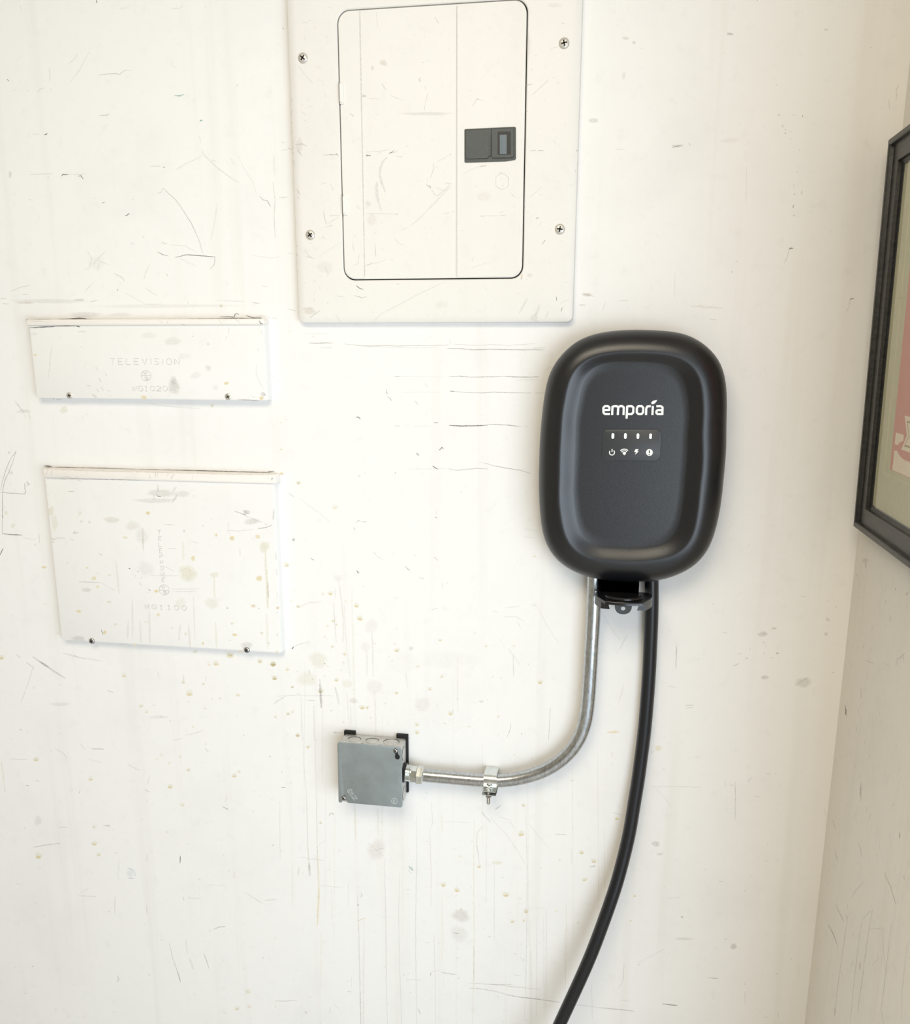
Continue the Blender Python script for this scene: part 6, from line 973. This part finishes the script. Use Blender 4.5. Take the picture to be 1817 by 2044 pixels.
# cover with notched lower-left corner and keyhole at the upper right
fj = lambda x, y: onY(655 + x / 10.69, 1450 + y / 10.69, JF)
def jpx(x, y): p = fj(x, y); return (p.x, p.z)
mb = MB()
r = .0045
cov = [(jx0 + r * (1 - math.sin(a)), jz1 - r * (1 - math.cos(a))) for a in [PI / 2 * k / 6 for k in range(6, -1, -1)]]
cov += [(jx1 - r * (1 - math.sin(a)), jz1 - r * (1 - math.cos(a))) for a in [PI / 2 * k / 6 for k in range(7)]]
cov += [(jx1 - r * (1 - math.cos(a)), jz0 + r * (1 - math.sin(a))) for a in [PI / 2 * k / 6 for k in range(7)]]
nb = [jpx(430, 1640), jpx(392, 1600), jpx(378, 1560), jpx(376, 1510), jpx(352, 1478), jpx(322, 1478), jpx(302, 1510), jpx(304, 1560), jpx(300, 1600), jpx(282, 1625), jpx(250, 1628), jpx(224, 1600)]
nb[0] = (nb[0][0], jz0)
cov += nb
c2 = [(x, z) for x, z in cov]
cin = [(x + (.0005 if x < (jx0 + jx1) / 2 else -.0005), z + (.0004 if z < (jz0 + jz1) / 2 else -.0004)) for x, z in cov]
mb.rings([ring(c2, JF + .0016), ring(c2, JF + .0004), ring(cin, JF)], True, True)
# keyhole slot
ks = [(1395, 520), (1405, 485), (1440, 466), (1478, 485), (1492, 530), (1490, 580), (1530, 630), (1535, 670), (1505, 702), (1460, 700), (1428, 665), (1430, 620), (1440, 585), (1405, 560)]
shape(mb, lambda x, y: onY(655 + x / 10.69, 1450 + y / 10.69, JF + .0002), FRONT, ks, .0004, 1)
fj2 = lambda x, y: fj(x, y)
mkj = Marks(mb, fj, FRONT, 2)
mkj.run(655, 1450, 10.69, [('s', 1.3, .7, 'g', [(512, 385), (520, 405)]), ('s', 1.2, .85, 'k', [(374, 700), (382, 740), (378, 790)]), ('s', 1, .6, 'g', [(330, 680), (366, 705)]), ('s', 1.2, .6, 'g', [(720, 708), (762, 703)]), ('s', 1.7, .9, 'k', [(772, 918), (794, 905)]), ('s', 1, .5, 'g', [(784, 800), (778, 870)]), ('s', 1, .5, 'g', [(975, 595), (1010, 610), (1080, 630)]),
 ('s', 1, .6, 'w', [(1115, 980), (1120, 1015)]), ('s', 1, .5, 'w', [(1118, 1080), (1100, 1150)]), ('o', 520, 1120, 70, 60, .18, 'g'), ('o', 870, 580, 80, 70, .15, 'g'), ('s', 1.2, .6, 'g', [(1260, 1668), (1290, 1660)]), ('s', 1.2, .7, 'g', [(1180, 1672), (1190, 1674)]), ('s', 1.1, .8, 'k', [(700, 340), (760, 355), (880, 352), (1000, 362)])])
# stamped marks
fs_ = lambda x, y: onY(690 + x / 45.4, 1570 + y / 45.4, JF)
band(mb, fs_, FRONT, [(385 + 190 * math.cos(2 * PI * k / 24), 420 + 185 * math.sin(2 * PI * k / 24)) for k in range(25)], 42, .0003, 3)
band(mb, fs_, FRONT, [(300, 360), (370, 430), (340, 500)], 40, .0003, 3)
ang = .86
def stamp(txt, x, y, w, h, gap):
    for ch in txt:
        if ch == '-': band(mb, fs_, FRONT, [(x - 40 * math.cos(ang) * .5, y - 40 * math.sin(ang) * .5), (x + 30 * math.cos(ang), y + 30 * math.sin(ang))], 34, .0003, 3)
        elif ch != ' ':
            for pl_ in glyph(ch, x, y, w, h, ang): band(mb, fs_, FRONT, pl_, 32, .0003, 3, False)
        x += gap * math.cos(ang); y += gap * math.sin(ang)
stamp('E-TEC', 650, 640, 95, 150, 150)
stamp('STEEL', 440, 760, 85, 130, 150)
band(mb, fj, FRONT, [(1415 + 62 * math.cos(2 * PI * k / 20), 1590 + 62 * math.sin(2 * PI * k / 20)) for k in range(21)], 9, .0002, 3)
for pl_ in glyph('L', 1430, 1600, 36, 60, .3): band(mb, fj, FRONT, pl_, 10, .0002, 3)
for pl_ in glyph('1', 1395, 1580, 30, 55, .3): band(mb, fj, FRONT, pl_, 10, .0002, 3)
STAMP = plain('stamp_edge', (.66, .70, .70), .4, .5)
mb.build('cover', [GALV, BLACK_HOLE, MARK, STAMP], jbx)
for x, y, rr_ in ((1440, 525, .0040), (336, 1535, .0042)):
    p = onY(655 + x / 10.69, 1450 + y / 10.69, JF - .0005); screw(jbx, (p.x, p.z), JF - .0003, rr_, SCREW_STEEL, .0022, .8)
for xa_, xb_ in ((687, 709), (791.5, 814)):
    a_ = onY(xa_, 1459 if xa_ < 700 else 1466, -.0060); b_ = onY(xb_ + (3.5 if xa_ > 700 else 2.5), 1588, -.0060)
    mb = MB(); mb.box((a_.x, -.0066, jz0 + .010), (onY(xb_, 1462, -.006).x, 0, a_.z)); mb.build('mounting_strip', BLACK_HOLE, jbx, smooth=False)

# conduit connector screwed into the side of the box
cA = onY(806, 1541.5, YCN); cB = onY(852, 1548.3, YCN)
ax = (cB - cA).normalized(); LN = (cB - cA).length
cA = Vector((jx1 - .0010, YCN, cA.z))
con = thing('conduit_connector', 'shiny zinc threaded connector joining the conduit to the grey box', 'pipe fitting', tuple(cA))
mb = MB(); mb.lathe(cA, ax, [(-.0002, .0185), (.0035, .0185), (.0040, .0175)], 8); mb.build('locknut', BLACK_GLOSS, con)
mb = MB(); pr = [(.0035, .0130)]
for k in range(5): pr += [(.0045 + k * .0018, .0148), (.0054 + k * .0018, .0138)]
mb.lathe(cA, ax, [(.003, .0150)] + [(h, r_) for h, r_ in pr] + [(.0145, .0138)], 28); mb.build('thread', ZINC, con)
mb = MB(); mb.lathe(cA, ax, [(.0140, .0135), (.0144, .0152), (.0232, .0152), (.0240, .0145)], 8); mb.build('fitting_body', ZINC, con, angle=25)
mb = MB(); mb.lathe(cA, ax, [(.0236, .0145), (.0246, .0172), (.0300, .0172), (.0318, .0166), (.0345, .0162), (.0362, .0135), (.0362, .0118)], 6); mb.build('gland_nut', ZINC, con, angle=25)

# clamp holding the conduit
xc = onY(980, 1556, YCN)
cl = thing('conduit_clamp', 'small zinc strap clamp with a downward bolt on the horizontal run of conduit', 'pipe clamp', (xc.x, 0, xc.z))
mb = MB(); wd2 = .0112; ro_, ri_ = RC + .0015, RC + .0003
bandp = []
def bp(r_, a): return (YCN - r_ * math.cos(a), xc.z + r_ * math.sin(a))
outer = [(-.0004, xc.z + ro_ + .0002), (-.012, xc.z + ro_ + .0006)] + [bp(ro_, math.radians(a)) for a in range(78, -46, -10)] + [(YCN - .014, xc.z - .0105), (YCN - .024, xc.z - .0105)]
inner = [(-.0004, xc.z + ri_ - .0006), (-.012, xc.z + ri_ - .0004)] + [bp(ri_, math.radians(a)) for a in range(78, -46, -10)] + [(YCN - .0125, xc.z - .0118), (YCN - .024, xc.z - .0118)]
sec = outer + inner[::-1]
mb.rings([[(xc.x - wd2, y, z) for y, z in sec], [(xc.x + wd2, y, z) for y, z in sec]], True, True)
mb.build('strap', ZINC, cl, angle=30)
mb = MB(); mb.box((xc.x - wd2 - .001, YCN - .024, xc.z - .0185), (xc.x + wd2 + .001, -.0004, xc.z - .0172)); mb.build('base_plate', ZINC, cl)
bx_, by_ = onY(975.5, 1575, YCN - .0175).x, YCN - .0175
mb = MB(); mb.lathe((bx_, by_, xc.z - .0105), (0, 0, 1), [(-.0275, .0016), (-.0262, .0028), (0, .0028)], 14)
for k in range(12): mb.lathe((bx_, by_, xc.z - .0125 - k * .0020), (0, 0, 1), [(-.0005, .0028), (0, .0032), (.0005, .0028)], 14, 0, False, False)
mb.build('bolt', SCREW_STEEL, cl)
mb = MB(); mb.lathe((bx_, by_, xc.z - .0106), (0, 0, 1), [(0, .0056), (.0022, .0056), (.0040, .0042), (.0048, .0018)], 20); mb.box((bx_ - .0045, by_ - .0007, xc.z - .0068), (bx_ + .0045, by_ + .0007, xc.z - .0062), 1); mb.build('bolt_head', [ZINC, BLACK_HOLE], cl)
mb = MB(); mb.lathe((bx_, by_, xc.z - .0238), (0, 0, 1), [(0, .0048), (.0008, .0056), (.0044, .0056), (.0052, .0052)], 6); mb.build('nut', SCREW_STEEL, cl, angle=25)

# ================================================================== PICTURE FRAME on the right-hand wall
Bf = Vector((.3605, -.036, 1.1885)); Tf = Vector((.3521, -.036, 1.7265))
ev = (Tf - Bf).normalized(); ey = Vector((0, -1, 0)); nf = ey.cross(ev)
if nf.x > 0: nf = -nf
HF = (Tf - Bf).length; WF = .43
frm = thing('picture_frame', 'dark wooden picture frame around a pink and cream print on the right-hand wall', 'picture frame', (.36, -.036 - WF / 2, 1.1885))
def Fp(s_, h, d): return Bf + ey * s_ + ev * h - nf * d      # s along wall, h up, d behind the front face
prof = [(0, .0165), (0, .0035), (.0008, .0012), (.0025, 0), (.0075, 0), (.0090, .0012), (.0098, .0058), (.0100, .0062), (.0315, .0062), (.0330, .0066), (.0336, .0112), (.0345, .0118), (.0395, .0135), (.0400, .0150), (.0400, .0165)]
mb = MB(); rs = []
for w_, d_ in prof: rs.append([Fp(w_, w_, d_), Fp(WF - w_, w_, d_), Fp(WF - w_, HF - w_, d_), Fp(w_, HF - w_, d_)])
rs.append(rs[0]); mb.rings(rs, False, False)
mb.build('moulding', FRAME_WOOD, frm, angle=30)
def slab(name, s0, s1, h0, h1, d0_, d1_, mat, par=frm):
    mb = MB(); q = [(s0, h0), (s1, h0), (s1, h1), (s0, h1)]
    mb.rings([[Fp(a, b_, d1_) for a, b_ in q], [Fp(a, b_, d0_) for a, b_ in q]], True, True); return mb.build(name, mat, par, smooth=False, fixn=True)
slab('backing_board', .038, WF - .038, .038, HF - .038, .0158, .0164, BACKING)
def unF(px, py, d):
    """photo point on the plane lying d behind the frame's front"""
    o = Bf - nf * d; dr = ray(px, py); t = (o - CAM).dot(nf) / dr.dot(nf); p = CAM + dr * t - o
    return p.dot(ey), p.dot(ev)
m0 = unF(1763.7, 944.2, .0142); ms, mh = m0
# mat with a window in it
mb = MB(); o1 = [(.039, .039), (WF - .039, .039), (WF - .039, HF - .039), (.039, HF - .039)]
i1 = [(ms, mh), (WF - ms, mh), (WF - ms, HF - mh), (ms, HF - mh)]; i2 = [(a + (.0016 if a < WF / 2 else -.0016), b_ + (.0016 if b_ < HF / 2 else -.0016)) for a, b_ in i1]
mb.rings([[Fp(a, b_, .0142) for a, b_ in o1], [Fp(a, b_, .0142) for a, b_ in i1], [Fp(a, b_, .0156) for a, b_ in i2]], False, False)
mb.build('mat_board', MAT_BOARD, frm, smooth=False)
pr_ = slab('print', ms - .004, WF - ms + .004, mh - .004, HF - mh + .004, .0154, .0157, MAT_BOARD)
DP = .0153
def fnP(px, py):
    a, b_ = unF(px, py, DP); return Fp(a, b_, DP)
pa = unF(1777, 937, DP); 
mb = MB(); q = [pa, (WF - pa[0], pa[1]), (WF - pa[0], HF - pa[1]), pa and (pa[0], HF - pa[1])]
mb.rings([[Fp(a, b_, DP + .0001) for a, b_ in q], [Fp(a, b_, DP - .0001) for a, b_ in q]], True, True, 0)
def art(pts, h, mi): mb.rings([[fnP(*p) for p in pts], [fnP(*p) + nf * h for p in pts]], True, True, mi)
f3 = lambda x, y: (1747 + x / 11.357, 820 + y / 11.357)
art([f3(480, 500), f3(500, 498), f3(640, 540), f3(658, 560), f3(632, 790), f3(615, 800), f3(462, 762), f3(450, 745)], .00025, 1)
c_low = unF(*f3(440, 890), DP); c_bot = unF(*f3(400, 1340), DP)
a0, b0 = c_bot[0], c_bot[1]; a1, b1 = WF - a0, c_low[1]
q = [(a0, b0), (a1, b0), (a1, b1), (a0, b1)]
mb.rings([[Fp(a, b_, DP) for a, b_ in q], [Fp(a, b_, DP - .00025) for a, b_ in q]], True, True, 1)
cc = unF(*f3(745, 990), DP)
q = [(cc[0] + .046 * math.cos(t), cc[1] + .0125 * math.sin(t)) for t in [2 * PI * k / 28 for k in range(28)]]
q = [(a, b_ + .004) for a, b_ in q]
mb.rings([[Fp(a, b_, DP) for a, b_ in q], [Fp(a, b_, DP - .0004) for a, b_ in q]], True, True, 0)
h0 = unF(*f3(685, 110), DP); h1 = unF(*f3(735, 560), DP); h2 = unF(*f3(665, 900), DP)
sx = h0[0]; top_, mid_, bot_ = h0[1], h1[1], h2[1]; wd_ = WF / 2 - sx
def vase(s_, inset, d, mi):
    xs, xm = sx + inset, h1[0] + inset * .8; t_, b2 = top_ - inset * .5, bot_ + inset * .5
    q = [(xs, b2), (WF - xs, b2), (WF - xm, mid_), (WF - xs, t_), (xs, t_), (xm, mid_)]
    mb.rings([[Fp(a, b_, DP) for a, b_ in q], [Fp(a, b_, DP - d) for a, b_ in q]], True, True, mi)
vase(0, 0, .0006, 1); vase(0, .011, .0008, 2); vase(0, .016, .0010, 1)
mb.build('print_design', [ART_PINK, ART_CREAM, ART_TAN], pr_, smooth=False)
slab('glass', .0385, WF - .0385, .0385, HF - .0385, .0132, .0139, GLASS)
